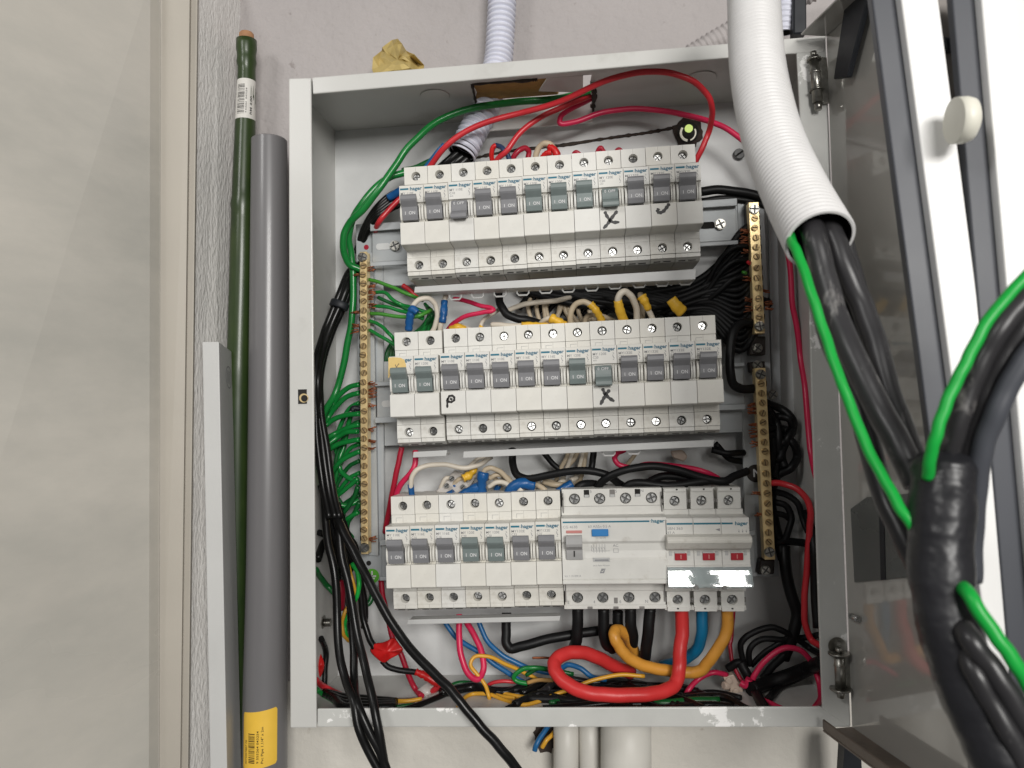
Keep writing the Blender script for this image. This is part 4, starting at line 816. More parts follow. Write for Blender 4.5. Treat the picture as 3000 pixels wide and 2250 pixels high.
wire('black_m', 2.6, [(2055,590,54),(2120,582,54),(2200,590,54),(2290,618,54)], 'thinner black cable under the thick one right of the top row')

# ---- green wires on the left brass bar, going right
G = [([(1082,819),(1117,829),(1158,845),(1195,862),(1240,880)],'lgreen','uppermost light green wire clamped in the right side of the left brass bar'),
 ([(1098,857),(1128,857),(1144,872),(1171,891),(1205,900),(1250,915)],'green','green wire dipping under the white loop, second on the left bar'),
 ([(1108,871),(1144,888),(1171,897),(1210,912),(1240,930)],'dgreen','dark green wire, third on the right side of the left bar'),
 ([(1090,896),(1130,899),(1171,910),(1205,920),(1240,935)],'green','green wire, fourth on the right side of the left bar'),
 ([(1085,918),(1122,921),(1185,929),(1225,926),(1266,907)],'lgreen','light green wire running level behind the blue sleeve'),
 ([(1083,940),(1111,951),(1130,967),(1146,984),(1165,1005)],'green','green wire dropping behind the first middle breaker'),
 ([(1083,967),(1111,983),(1144,1002),(1175,1020)],'green','lowest green wire going right from the left bar')]
for i,(pts,m,lb) in enumerate(G):
    wire(m, 1.45, [(x,y,44-3*min(3,k)+ (6 if k>3 else 0)) for k,(x,y) in enumerate(pts)], lb)
for i in range(9):
    x = 1205+i*9; wire(['dgreen','green'][i%2], 1.4, [(x+40-i*3,890+i*6,58-(i%3)*4),(x+52-i*5,922+i*2,50-(i%3)*3),(x+30-i*4,958-i*3,52),(x-12+i*3,990,56)], 'dark green wire in the cluster inside the white loop', group='dark green wires behind the white loop')
for i in range(6): wire('dgreen', 1.4, [(1130+i*5,1062,60),(1134+i*4,1030-i*3,60),(1150+i*3,1000,62)], 'dark green wire in the opening left of the middle row', group='dark green wires in the opening')
# white loop and sleeves
q = wire('white', 1.9, [(1199,985,32),(1198,965,28),(1204,920,24),(1212,893,22),(1232,876,22),(1258,875,24),(1276,894,28),(1281,926,30),(1273,959,32),(1258,985,34)], 'off-white loop with a blue sleeve behind the first middle breaker')
sleeve(q, 'blue_tape', 3.0, [(1197,968,27),(1201,930,24),(1208,903,22)]); sleeve(q, 'blue_tape', (3.2,2.4), [(1205,905,22),(1214,908,21),(1222,916,21)])
q = wire('white', 1.9, [(1306,862,34),(1303,880,32),(1299,920,30),(1292,950,30),(1286,985,34)], 'off-white wire with a blue sleeve left of the long red bend')
sleeve(q, 'blue_tape', 2.7, [(1302,882,31),(1300,915,29),(1296,946,29)])
wire('pinkred', 1.75, [(1330,876,46),(1360,880,40),(1402,894,34),(1440,903,30),(1446,908,29),(1438,912,29),(1415,915,30),(1361,928,34),(1328,948,40),(1305,975,46)], 'red wire bent into a sharp V between the top and middle rows')
wire('red', 1.9, [(1180,835,52),(1200,850,52),(1222,872,54)], 'red wire end ducking under the top row at left')
wire('black_m', 3.1, [(1462,840,48),(1461,865,44),(1466,891,40),(1483,918,38),(1510,932,38),(1545,938,40),(1590,950,46)], 'thick black cable curving down left of the beige wires')
q = wire('white', 1.6, [(1398,985,42),(1408,956,40),(1416,938,42),(1440,921,46),(1465,905,52)], 'thin off-white wire rising behind the fourth middle breaker'); sleeve(q,'yellow_tape',1.9,[(1404,968,40),(1412,955,40)])
q = wire('white', 1.5, [(1350,952,46),(1380,965,44),(1410,975,44)], 'off-white wire lying behind the third middle breaker'); sleeve(q,'yellow_tape',(3.4,2.6),[(1322,968,42),(1342,958,40),(1362,966,42)])
q = wire('white', 2.0, [(1440,951,36),(1470,952,34),(1500,955,34),(1545,953,36),(1625,958,40)], 'off-white wire with a long yellow sleeve behind the sixth middle breaker'); sleeve(q,'yellow_tape',2.5,[(1528,953,34),(1570,953,35),(1614,957,38)])
q = wire('white', 2.0, [(1575,960,44),(1590,942,40),(1610,933,36),(1640,944,38),(1670,965,42)], 'off-white wire with a wrinkled yellow sleeve behind the seventh middle breaker'); sleeve(q,'yellow_tape',(3.6,2.4),[(1612,930,34),(1636,942,34),(1662,954,38)], jag=.2)
wire('white', 2.0, [(1485,912,50),(1515,898,48),(1554,888,46),(1600,884,48),(1640,879,52),(1700,862,58)], 'long beige wire running level between the top and middle rows')
q = wire('beige', 2.1, [(1679,975,40),(1672,945,34),(1672,918,30),(1684,894,28),(1706,884,26),(1728,891,26),(1745,908,28),(1763,940,34),(1772,965,40)], 'beige arch with a wrinkled yellow right leg behind the eighth middle breaker'); sleeve(q,'yellow_tape',2.8,[(1729,890,26),(1745,908,27),(1763,940,33),(1769,955,36)], jag=.18)
wire('beige', 1.9, [(1718,975,48),(1714,940,44),(1722,926,42),(1745,922,42),(1775,930,44),(1812,948,48)], 'small beige arch behind the larger one at the eighth middle breaker')
q = wire('white', 2.4, [(1834,965,32),(1820,920,26),(1811,885,22),(1814,866,20),(1828,854,20),(1844,862,22),(1858,884,26),(1866,915,32),(1862,960,38)], 'tall white arch with a broad yellow left leg behind the ninth middle breaker'); sleeve(q,'yellow_tape',(3.2,3.6),[(1810,880,22),(1818,915,25),(1832,950,30)], jag=.1)
wire('beige', 2.2, [(1876,860,52),(1882,900,48),(1880,960,46)], 'beige wire half hidden behind the tall white arch')
q = wire('white', 2.1, [(1896,900,30),(1905,920,32),(1918,945,34),(1925,970,38)], 'white wire with a flared yellow tape cap behind the tenth middle breaker'); sleeve(q,'yellow_tape',(3.6,2.4),[(1879,868,28),(1890,885,28),(1901,908,30)], jag=.15); 
q = wire('black_m', 2.4, [(1985,905,34),(2002,925,36),(2004,960,40)], 'black wire with a wide yellow tape flag behind the eleventh middle breaker'); sleeve(q,'yellow_tape',(4.0,4.6),[(1966,876,30),(1980,895,31),(2000,915,34)], jag=.1, flat=.6)
# hanging masses
random.seed(21)
for i in range(20):
    y0 = 655+i*16; xe = 1560+i*27; ye = 862+random.uniform(-4,30)
    wire('black_m', random.choice([1.9,2.2,2.6]), [(2202+i*1.2,y0,48),(2166,y0+30+i*2,46),(2110-i*2,min(940,768+i*9),50),(2020-i*4,832+i*6,54+i%3*3),((2000+xe)/2,868+i*4,58),(xe,ye+i*2,62),(xe-40,ye+40,66)], 'black neutral wire fanning left from the upper right bar behind the top row', group='black neutral wires between the top and middle rows')
for i in range(34):
    x = 1590+(i%17)*32; wire('black_m', 3.0, [(x-70,846+random.uniform(-8,6),60),(x+40,866+random.uniform(-8,14),56),(x+150,880+random.uniform(-20,20),58),(min(2160,x+260),905+random.uniform(-30,30),62)], 'black wire deep between the top and middle rows', group='deep black wires between the rows')
for i in range(12):
    x = 1560+i*19; wire('beige', 1.7, [(x,850+random.uniform(-5,20),64),(x-12+random.uniform(-20,20),900,60),(x+random.uniform(-30,20),965,62)], 'dusty beige wire hanging deep between the rows', group='dusty beige wires between the rows')
for y0,y1 in ((700,820),(740,850),(790,880)):
    wire('black_m', 1.9, [(2188,y0+20,42),(2150,y0+26,40),(2110,y0+60,44),(2075,y1,50),(2040,y1+40,54)], 'black wire bending off the upper right bar', group='black wires bending off the upper right bar')
wire('lgreen', 1.2, [(2186,800,40),(2176,797,42)], 'tiny green wire end beside the upper right bar'); wire('red', 1.2, [(2196,772,40),(2190,766,42)], 'tiny red wire end beside the upper right bar')
# black cable hooked between the two right bars
wire('black_m', 3.3, [(2215,948,44),(2176,946,38),(2152,966,34),(2141,1010,32),(2139,1080,32),(2147,1122,34),(2170,1139,38),(2212,1138,44)], 'thick black cable hooked from the upper right bar to the lower one')
wire('black_m', 3.0, [(2050,968,56),(2110,950,52),(2180,920,48)], 'black cable behind the right end of the middle row')

# ---- between middle and bottom rows
wire('crimson', 2.15, [(1177,1310,40),(1170,1345,40),(1160,1390,40),(1147,1458,44),(1133,1531,50),(1128,1560,54)], 'dark red wire dropping straight at the left end of the middle row')
wire('pinkred', 2.15, [(1217,1320,36),(1215,1365,34),(1200,1390,34),(1180,1412,36),(1164,1440,40),(1157,1490,46)], 'bright red wire joining the dark red one left of the bottom row')
q = wire('white', 1.9, [(1210,1485,34),(1204,1430,28),(1207,1398,26),(1222,1376,26),(1253,1364,28),(1301,1361,30),(1361,1371,32),(1402,1362,36),(1440,1338,42)], 'long off-white wire with a dark blue sleeve behind the second bottom breaker'); sleeve(q,'blue_tape',2.3,[(1203,1419,28),(1206,1445,29),(1210,1480,33)], jag=.05)
tm = MB(); tm.slab([P(1330,1378,46),P(1394,1398,42),P(1352,1462,40),P(1276,1440,44)], 9); tb = tm.build('terminal_block', 'clear_p', bevel=.8, segs=2); tag(tb, 'milky terminal block tilted behind the second and third bottom breakers', 'terminal block')
for x,y in ((1324,1402),(1309,1423),(1356,1427),(1372,1404)):
    tm = MB(); screw_head(tm, P(x,y,40), 2.0, P(x,y,40).y, 1.2, rot=.7); tm.build('block_screw', ['steel','dark'], tb)
q = wire('white', 1.6, [(1430,1335,52),(1400,1345,50),(1370,1372,46)], 'off-white wire with frayed yellow tape by the milky terminal block'); sleeve(q,'yellow_tape',(2.2,3.6),[(1394,1370,42),(1375,1392,38),(1356,1402,36)], jag=.25)
q = wire('beige', 1.9, [(1417,1400,30),(1420,1378,28),(1437,1371,28),(1462,1380,30),(1490,1405,34),(1520,1440,38)], 'beige arch rising from the blue taped joint'); sleeve(q,'blue_tape',(4.2,3.2),[(1417,1383,28),(1412,1410,28),(1412,1455,32)], jag=.15)
wire('beige', 1.8, [(1432,1402,34),(1455,1391,34),(1482,1396,36),(1505,1420,38)], 'middle beige arch behind the fourth bottom breaker')
wire('white', 1.8, [(1430,1427,32),(1452,1414,31),(1475,1413,32),(1495,1426,34)], 'lower off-white arch behind the fourth bottom breaker')
q = wire('white', 1.7, [(1330,1455,36),(1360,1438,34),(1390,1425,34)], 'off-white wire between two blue sleeves left of the joint'); sleeve(q,'blue_tape',(2.4,3.6),[(1292,1462,38),(1330,1446,36)],jag=.1); sleeve(q,'blue_tape',(3.2,4.6),[(1345,1455,34),(1380,1438,32),(1412,1424,31)],jag=.1)
wire('blue_tape', 2.6, [(1283,1448,38),(1281,1475,40)], 'blue taped wire tip standing behind the third bottom breaker')
q = wire('blue_tape', (4.2), [(1488,1460,34),(1500,1430,32),(1530,1416,32),(1566,1422,34)], 'bundle end wrapped in blue tape behind the fifth bottom breaker')
wire('white', 1.9, [(1520,1470,32),(1519,1446,30),(1528,1432,30)], 'short off-white wire under the blue wrapped bundle')
wire('beige', 2.0, [(1570,1418,36),(1595,1434,34),(1612,1452,36),(1620,1475,40)], 'beige wire bending down right of the blue bundle')
wire('beige', 2.0, [(1590,1412,40),(1630,1420,38),(1665,1418,42)], 'beige wire crossing towards the blue sleeved end')
wire('beige', 2.0, [(1535,1452,38),(1570,1452,38),(1605,1445,40)], 'low beige wire between the two blue sleeves')
q = wire('white', 1.9, [(1672,1408,36),(1690,1398,40)], 'white wire with a blue sleeve ending at the wide device'); sleeve(q,'blue_tape',(3.6,3.2),[(1628,1450,34),(1652,1432,33),(1676,1416,34)],jag=.08)
for i,(x0,x1,y1) in enumerate([(1667,1640,1378),(1680,1655,1385),(1696,1660,1372),(1710,1690,1392),(1718,1702,1400)]):
    wire('white' if i%2 else 'beige', 1.7, [(x0,1318,54),((x0+x1)/2+4,1345,50),(x1,y1,52),(x1-14,1420,56)], 'off-white wire dropping from the middle row in the centre gap', group='off-white wires in the centre gap')
wire('black_m', 2.9, [(1501,1315,46),(1502,1355,42),(1511,1386,38),(1537,1402,34),(1595,1395,30),(1667,1381,28),(1739,1381,28),(1786,1396,30),(1815,1418,36),(1850,1436,42)], 'thick black cable bending from the middle row over to the wide device')
wire('black_m', 2.9, [(1755,1470,36),(1752,1430,30),(1775,1402,26),(1830,1378,24),(1902,1366,26),(1974,1374,28),(2047,1396,30),(2119,1410,30),(2150,1396,34),(2190,1380,40)], 'thick black cable sweeping right from the second terminal of the wide device')
wire('black_m', 3.0, [(1832,1470,36),(1832,1430,30),(1858,1415,28),(1956,1423,28),(2065,1410,30),(2112,1412,32),(2134,1440,36),(2140,1475,40)], 'thick black cable linking the wide device to the third switch pole')
wire('black_m', 3.0, [(1684,1470,38),(1688,1435,34),(1705,1420,34),(1739,1418,38),(1775,1430,44)], 'thick black cable hooked over the first terminal of the wide device')
wire('black_m', 3.0, [(1890,1418,40),(1940,1396,38),(2000,1400,38),(2050,1425,40),(2062,1470,42)], 'thick black cable bending into the second switch pole')
wire('black_m', 2.8, [(1900,1440,44),(1960,1436,44),(2010,1440,42)], 'black cable lying low behind the main switch')
wire('black_m', 2.6, [(1739,1318,50),(1737,1345,48),(1732,1375,46)], 'black cable dropping vertically behind the thick black sweep')
wire('black_m', 2.2, [(1590,1322,54),(1612,1350,52),(1640,1376,52)], 'black wire slanting down in the centre gap')
wire('black_m', 2.4, [(2085,1318,50),(2130,1328,48),(2180,1326,54)], 'black cable curving off under the right end of the middle row'); wire('black_m', 2.4, [(2095,1300,54),(2140,1345,56),(2180,1352,60)], 'second black cable under the right end of the middle row')
wire('pinkred', 2.0, [(1830,1318,46),(1806,1330,42),(1801,1346,40),(1815,1362,40),(1850,1370,40),(1900,1360,44),(1974,1365,40),(2029,1373,38),(2075,1386,38),(2105,1402,42)], 'pink-red wire curling under the middle row and behind the black sweep')
wire('beige', 1.6, [(1862,1330,56),(1848,1348,56),(1832,1368,58)], 'short beige wire behind the pink-red curl')
tm = MB(); tm.slab([P(1966,1322,50),P(2002,1318,50),P(2016,1338,48),P(2004,1354,48),P(1972,1342,50)], 6); tb = tm.build('wire_connector', 'bakelite', bevel=1); tag(tb, 'dusty beige connector deep under the middle row at right', 'connector')

random.seed(77)
for i in range(9):
    x = 1300+i*42; q = wire(['white','beige'][i%2], 1.7, [(x-20,1470,50),(x-14+random.uniform(-8,8),1432,46),(x+8,1404+random.uniform(-10,8),44),(x+34,1420+random.uniform(-10,8),48),(x+46,1470,52)], 'off-white wire in the crowd behind the bottom row joints', group='off-white wires crowded behind the bottom row')
    if i in (1,4,7): sleeve(q, 'blue_tape', 2.4, [(x-19,1465,49),(x-14,1436,46),(x-6,1420,45)])
# ---- green fan at the left of the left bar
GL = [[(1053,1126),(1022,1135),(995,1157),(976,1184),(948,1215),(930,1260)],[(1053,1151),(1017,1162),(992,1184),(960,1225),(936,1290)],[(1053,1212),(1022,1215),(987,1224),(954,1246),(930,1275)],[(1053,1243),(1017,1254),(981,1271),(948,1292),(932,1320)],[(1049,1264),(1017,1266),(990,1280),(950,1310)],[(1053,1288),(1017,1294),(981,1306),(954,1327),(938,1360)],[(1055,1322),(1022,1336),(992,1357),(973,1384),(962,1415),(960,1450)],[(1049,1401),(1022,1425),(1000,1443),(975,1462)],[(1049,1425),(1036,1458),(1014,1493),(990,1520)],[(972,1462),(1003,1481),(1030,1477),(1052,1464)],[(1053,1470),(1040,1500),(1020,1530),(1015,1560)],[(1050,1500),(1020,1518),(996,1535)]]
nm = ['topmost','second','third','fourth','fifth','sixth','seventh','eighth','ninth','tenth','eleventh','twelfth']
for i,pts in enumerate(GL):
    n_ = len(pts); wire('green' if i<7 or i%2 else 'dgreen', 2.0 if i<7 else 1.8, [(x,y,43+ (k*1.5)-(i%3)*1.5) for k,(x,y) in enumerate(pts)], f'{nm[i]} green wire fanning left from the long left brass bar', group='green wires fanning left')
for i,(y0,y1) in enumerate([(1180,1330),(1235,1395),(1300,1440),(1350,1470),(1385,1500),(1450,1545)]):
    wire(['green','dgreen'][i%2], 1.7, [(1053,y0,50),(1026,y0+14,52),(998,(y0+y1)/2-10,54),(982,y1-30,54),(990+i*4,y1+10,56)], 'green wire hanging deeper behind the fan beside the left bar', group='deeper green wires beside the left bar')
wire('green', 1.9, [(1028,1216,52),(1018,1254,54),(1008,1308,54),(996,1341,52),(996,1374,52),(1014,1396,50),(1052,1416,48)], 'green wire weaving down behind the fan beside the left bar')
wire('dgreen', 1.6, [(1048,1440,56),(1024,1470,56),(1008,1500,56),(1004,1550,56)], 'dark green wire near the foot of the left bar')
wire('green', 2.8, [(978,1490,46),(992,1515,46),(1008,1547,44),(1022,1570,44),(1032,1582,44)], 'thick green wire disappearing under the black cables')
wire('black_rubber', 2.2, [(1052,1198,44),(1035,1196,42),(1032,1204,42)], 'short black sleeve beside the left bar')
# ---- black cables leaving downwards over the rim
wire('black', 2.9, [(940,1330,30),(948,1440,20),(961,1590,8),(981,1681,4),(988,1816,0),(993,1907,-6),(1011,1988,-14),(1036,2056,-26),(1051,2133,-30),(1079,2200,-30),(1140,2310,-30)], 'leftmost black cable running over the bottom rim')
wire('black', 2.9, [(955,1330,28),(972,1440,18),(990,1530,10),(1002,1636,4),(1024,1726,0),(1042,1839,-4),(1069,1952,-12),(1090,2042,-24),(1108,2133,-30),(1128,2250,-30),(1136,2310,-30)], 'black cable passing over the bottom rim right of the other two')
wire('black', 2.8, [(1000,1600,24),(1020,1700,18),(1029,1816,10),(1036,1907,2),(1038,1997,-8),(1047,2060,-26),(1088,2155,-31),(1122,2223,-30),(1150,2310,-30)], 'middle black cable of the three crossing the bottom rim')
wire('black', 3.1, [(950,1360,24),(975,1480,14),(1000,1545,6),(1042,1627,-4),(1088,1717,-10),(1142,1816,-14),(1200,1898,-18),(1268,1970,-24),(1317,2018,-28),(1353,2062,-30),(1407,2127,-32),(1462,2188,-32),(1512,2250,-30),(1560,2320,-30)], 'long black cable crossing diagonally to the lower right over the rim', n=8)
q = wire('black', 2.4, [(1010,1590,34),(1046,1660,28),(1056,1740,28),(1064,1810,28),(1080,1865,26),(1098,1900,24)], 'black cable ending in the red tape flag')
wire('black', 2.4, [(1005,1560,40),(1000,1680,38),(1010,1760,36),(1022,1850,30)], 'black cable hanging behind the three rim cables')
wire('black', 2.4, [(1028,1600,44),(1056,1700,44),(1070,1790,42),(1066,1840,42)], 'black cable behind the striped earth wires')
for i in range(7): wire('black', 2.6, [(940+i*8,1420+i*9,40+i%3*4),(965+i*9,1520+i*8,36+i%2*6),(985+i*9,1600,38+i%3*4),(1000+i*8,1690-i*5,44)], 'black cable packed in the lower left bundle', group='black cables packed at lower left')
wire('black', 2.4, [(935,1560,50),(975,1570,46),(990,1545,48)], 'black cable turning in from the left wall'); wire('black', 3, [(930,1640,50),(950,1590,46),(985,1570,44)], 'black cable bent against the left wall')
wire('yellow', 1.3, [(1020,1655,22),(1030,1690,20),(1040,1730,20),(1042,1762,22)], 'yellow half of the striped earth wire, upper bend'); wire('bgreen', 1.7, [(1032,1650,24),(1048,1680,22),(1052,1715,20),(1046,1745,20),(1034,1770,22)], 'green half of the striped earth wire, upper bend')
wire('yellow', 1.4, [(1022,1772,26),(1008,1800,24),(1002,1830,24),(1008,1862,24),(1022,1878,28)], 'yellow half of the striped earth wire, lower bend'); wire('bgreen', 1.5, [(1030,1790,28),(1016,1810,26),(1010,1835,26),(1016,1860,26),(1026,1870,30)], 'green half of the striped earth wire, lower bend')
wire('crimson', 3.0, [(996,1700,30),(1000,1740,30),(998,1785,32)], 'dark red sleeve between the lower left black cables')
wire('dgreen', 2.1, [(925,1668,40),(940,1692,40),(960,1718,38),(980,1738,38)], 'dark green wire crossing behind the leftmost black cable'); wire('dgreen', 2.2, [(1086,1720,58),(1090,1745,56),(1080,1768,54),(1062,1772,52)], 'dark green wire end under the chassis foot')
wire('crimson', 2.1, [(1116,1700,52),(1122,1750,48),(1133,1794,44),(1151,1871,36),(1178,1925,34),(1201,1988,34),(1218,2020,34),(1236,2040,36)], 'crimson wire falling from the bottom row to the clear connector')
# red tape flag
def tapeflag(pts, d, label, m='red_tape'):
    mb = MB(); f = [P(x,y,d+4*math.sin(i*2.3)) for i,(x,y) in enumerate(pts)]; c = sum(f, Vector())/len(f)+Vector((0,-5,0)); n_ = len(f)
    mid = [(p+c)/2+Vector((random.uniform(-1,1),random.uniform(-3,2),random.uniform(-1,1))) for p in f]
    mb.add(f+mid+[c], [(i,(i+1)%n_,n_+(i+1)%n_,n_+i) for i in range(n_)]+[(n_+i,n_+(i+1)%n_,2*n_) for i in range(n_)], 0, True)
    o = mb.build('tape_flag', m); s_ = o.modifiers.new('t','SOLIDIFY'); s_.thickness=.0008; sb = o.modifiers.new('s','SUBSURF'); sb.levels = sb.render_levels = 1; return tag(o, label, 'tape')
tapeflag([(1094,1880),(1120,1884),(1150,1868),(1160,1866),(1170,1888),(1186,1902),(1176,1916),(1158,1924),(1140,1932),(1128,1948),(1112,1940),(1080,1908),(1082,1900)], 22, 'wide red tape flag folded round a wire near the lower left')
q = wire('black_m', 2.1, [(1118,1935,26),(1140,1955,26),(1180,1965,28),(1224,1970,30)], 'short black wire between the two red tapes'); sleeve(q,'red_tape',(2.6,3.0),[(1218,1968,28),(1250,1982,28),(1286,2006,28)],jag=.2)
tapeflag([(934,1902),(942,1915),(952,1940),(952,1960),(942,1985),(934,1992),(926,1960),(924,1920)], 34, 'narrow red tape peeping out beside the left rim')
q = wire('red', 2.3, [(1296,1990,30),(1282,2012,30),(1266,2026,32)], 'short red stub entering the clear connector')
tm = MB(); cA = P(1255,2035,34); tm.tube([P(1240,2010,36),P(1262,2046,34)], [6.6,6.2], 14); tm.tube([P(1268,2030,30),P(1278,2066,30)], [4.6,4.4], 14); tm.slab([P(1232,2020,32),P(1282,2005,32),P(1290,2040,32),P(1242,2056,32)], 6)
q = tm.build('wire_connector', 'clear_p'); tag(q, 'clear plastic wire connector on the box floor at left', 'connector')
wire('red', 2.2, [(922,1990,34),(950,2012,34),(975,2025,36),(1010,2042,40)], 'red wire low in the left corner'); wire('green', 1.8, [(928,2020,36),(950,2038,36),(980,2055,40)], 'green wire low in the left corner'); wire('black', 2.2, [(940,1870,50),(955,1910,50),(952,1960,50),(950,2010,48)], 'black cable against the left wall near the corner')
for i in range(4): wire('black', 3.2, [(950+i*10,2030+i*5,44+i*3),(1010,2044+i*9,44),(1080,2050+i*8,46),(1160,2058+i*5,48)], 'black cable lying on the box floor at left', group='black cables on the box floor at left')
wire('yellow', 1.5, [(1085,2052,30),(1140,2054,30),(1190,2054,30),(1236,2048,32)], 'amber wire on the floor left of the clear connector'); wire('dgreen', 1.4, [(1095,2070,32),(1150,2072,32),(1215,2064,34)], 'dark green wire on the floor left of the clear connector'); wire('rust', 1.4, [(1085,2046,34),(1150,2050,34),(1220,2050,36)], 'brown wire on the floor left of the clear connector')
wire('black', 2.0, [(1190,2078,34),(1235,2062,34),(1290,2040,36),(1330,2022,40)], 'black wire rising under the clear connector'); wire('black', 3.4, [(1290,2030,44),(1340,2020,44),(1390,2012,44),(1440,2030,48)], 'thick black cable behind the diagonal one')
wire('dgreen', 2.0, [(1310,2020,42),(1336,2004,42),(1370,2002,44),(1420,2012,46)], 'green and brown sheathed cable behind the diagonal black one')
# ---- bottom compartment
wire('pinkred', 2.3, [(1345,1800,36),(1345,1850,32),(1348,1905,28),(1362,1955,26),(1384,1986,26),(1403,1988,28),(1416,1962,32),(1412,1915,36),(1392,1866,40),(1366,1822,44)], 'bright red loop hanging under the third bottom breaker')
wire('blue', 1.9, [(1300,1815,48),(1318,1845,48),(1346,1876,46),(1407,1912,44),(1444,1942,44),(1498,1978,46),(1545,2005,48)], 'blue wire passing behind the red loop'); wire('blue', 1.9, [(1400,1815,48),(1424,1872,46),(1462,1912,44),(1509,1940,44),(1559,1960,46),(1610,1970,48),(1640,1960,46),(1665,1948,44),(1700,1958,42),(1733,1982,42),(1775,1992,46)], 'blue wire running right under the big red loop')
wire('yellow', 1.45, [(1600,2010,46),(1565,1985,44),(1530,1968,42),(1480,1945,38),(1428,1923,34),(1392,1924,32),(1378,1946,30),(1398,1976,28),(1421,2006,28),(1433,2044,30),(1436,2090,34)], 'yellow wire hooked over the red loop'); 
wire('yellow', 1.45, [(1338,2085,34),(1352,2052,32),(1382,2034,30),(1425,2033,28),(1480,2051,26),(1527,2065,24),(1570,2058,22),(1624,2036,22),(1679,2016,24),(1751,1989,28),(1823,1977,30),(1888,1981,32)], 'long yellow wire snaking along the floor under the big red loop')
wire('yellow', 1.6, [(1434,2022,34),(1470,2030,34),(1512,2040,36),(1560,2044,40)], 'short doubled yellow wire in the floor tangle'); wire('yellow', 1.4, [(1430,2032,36),(1470,2040,36),(1510,2046,38)], 'second short yellow wire under the doubled one')
wire('red', 1.4, [(1425,2010,44),(1445,2000,44),(1470,1996,44),(1515,1998,46)], 'thin red wire in the middle of the floor tangle'); wire('green', 1.7, [(1545,2002,38),(1515,1996,38),(1505,1984,38),(1525,1964,38),(1555,1956,38),(1600,1960,40)], 'green hook of wire left of the big red loop')
wire('dgreen', 1.6, [(1540,1978,42),(1580,1958,42),(1625,1965,44),(1680,1975,46)], 'dark green wire inside the big red loop'); wire('foam', 1.5, [(1545,2000,36),(1580,1992,36),(1620,1994,38)], 'tan wire pair left of the big red loop'); wire('copper', .9, [(1560,1928,40),(1585,1927,40),(1612,1928,42)], 'bare copper strand poking left of the big red loop', name='copper_strand')
random.seed(31)
for i in range(24):
    x = 1500+i*21; y = 2030+random.uniform(-24,34); wire(random.choice(['black','black','black_m','black_f','dgreen']), random.uniform(1.4,2.8), [(x-120,min(2078,y+random.uniform(-10,35)),50+random.uniform(-6,10)),(x-40,y+random.uniform(-18,18),46+random.uniform(-6,10)),(x+50,y+random.uniform(-18,18),50),(x+150,y+random.uniform(-16,16),50),(min(2380,x+230),min(2080,y+random.uniform(5,45)),56)], 'dark wire in the tangle on the box floor', group='dark wires tangled on the box floor')
wire('red_b', 4.75, [(1996,1780,26),(1999,1853,26),(1992,1903,24),(1990,1957,22),(1978,2004,16),(1940,2026,8),(1880,2035,2),(1787,2036,-2),(1715,2028,-2),(1661,2003,2),(1628,1968,8),(1625,1939,14),(1652,1917,20),(1700,1911,26),(1750,1926,32),(1800,1952,40),(1850,1972,50)], 'very thick red cable looping from the main switch to the left', n=9, segs=18)
wire('yellow_b', 4.1, [(2131,1780,26),(2129,1850,26),(2106,1896,26),(2076,1938,28),(2050,1966,30),(2005,1970,32),(1940,1962,30),(1886,1950,26),(1840,1925,22),(1815,1895,20),(1800,1864,20),(1803,1848,24),(1822,1850,30),(1845,1880,38),(1860,1920,46),(1850,1950,54)], 'very thick amber cable curving from the main switch to the left', n=9, segs=18)
wire('blue_b', 4.0, [(2056,1780,28),(2056,1853,28),(2044,1898,32),(2020,1922,36),(1985,1940,44),(1940,1950,54)], 'very thick blue cable under the middle pole of the main switch', n=8, segs=18)
for x,pts,lb in [(0,[(1693,1780,30),(1692,1830,30),(1689,1875,32),(1680,1900,40)],'first'),(0,[(1768,1780,30),(1769,1850,30),(1776,1885,34),(1795,1900,42)],'second'),(0,[(1847,1780,30),(1848,1830,30),(1854,1866,34),(1850,1900,44)],'third'),(0,[(1905,1780,30),(1900,1840,30),(1893,1900,34),(1886,1950,42)],'fourth')]:
    wire('black_m', 4.1, pts, f'thick black cable under the {lb} lower terminal of the wide device', segs=14)
wire('black_m', 4.0, [(1810,1790,44),(1812,1840,44),(1835,1900,50)], 'thick black cable deeper behind the amber bend')
wire('black_m', 3.5, [(1484,1795,38),(1483,1850,34),(1484,1886,32),(1496,1900,32),(1530,1893,32),(1600,1874,34),(1679,1859,38),(1751,1848,42),(1800,1842,46)], 'black cable bent square under the fifth bottom breaker', segs=14)
wire('crimson', 1.5, [(2150,1780,52),(2142,1870,50),(2139,1895,48),(2148,1947,44),(2172,1992,40),(2219,2040,40),(2284,2072,42)], 'thin crimson wire falling behind the thick amber cable')
wire('pinkred', 1.9, [(2000,2090,36),(2012,2030,34),(2046,1990,34),(2092,1970,34),(2130,1978,38)], 'crimson arc rising to the milky connector')
wire('pinkred', 2.0, [(2205,1990,32),(2214,1972,32),(2240,1938,32),(2284,1904,32),(2322,1898,32),(2358,1915,32),(2386,1957,34),(2401,2005,34),(2404,2045,34),(2385,2078,38)], 'large crimson arch in the bottom right corner')
wire('pinkred', 2.6, [(2170,2000,34),(2185,2008,32),(2196,1990,31)], 'bent crimson stub beside the milky connector'); wire('pinkred', 1.9, [(2196,2010,34),(2218,2040,34),(2250,2058,38),(2290,2076,42)], 'crimson wire running along the floor at right')
tm = MB()
for (x,y) in ((2120,2008),(2134,2036)): tm.tube([P(x+14,y,38),P(x-1,y+1,36)], [3.0,2.8], 14)
tm.slab(px((2118,1984),(2150,1976),(2162,1998),(2176,2004),(2180,2052),(2158,2064),(2146,2050),(2138,2036),(2140,2020),(2130,2006), d=36), 8)
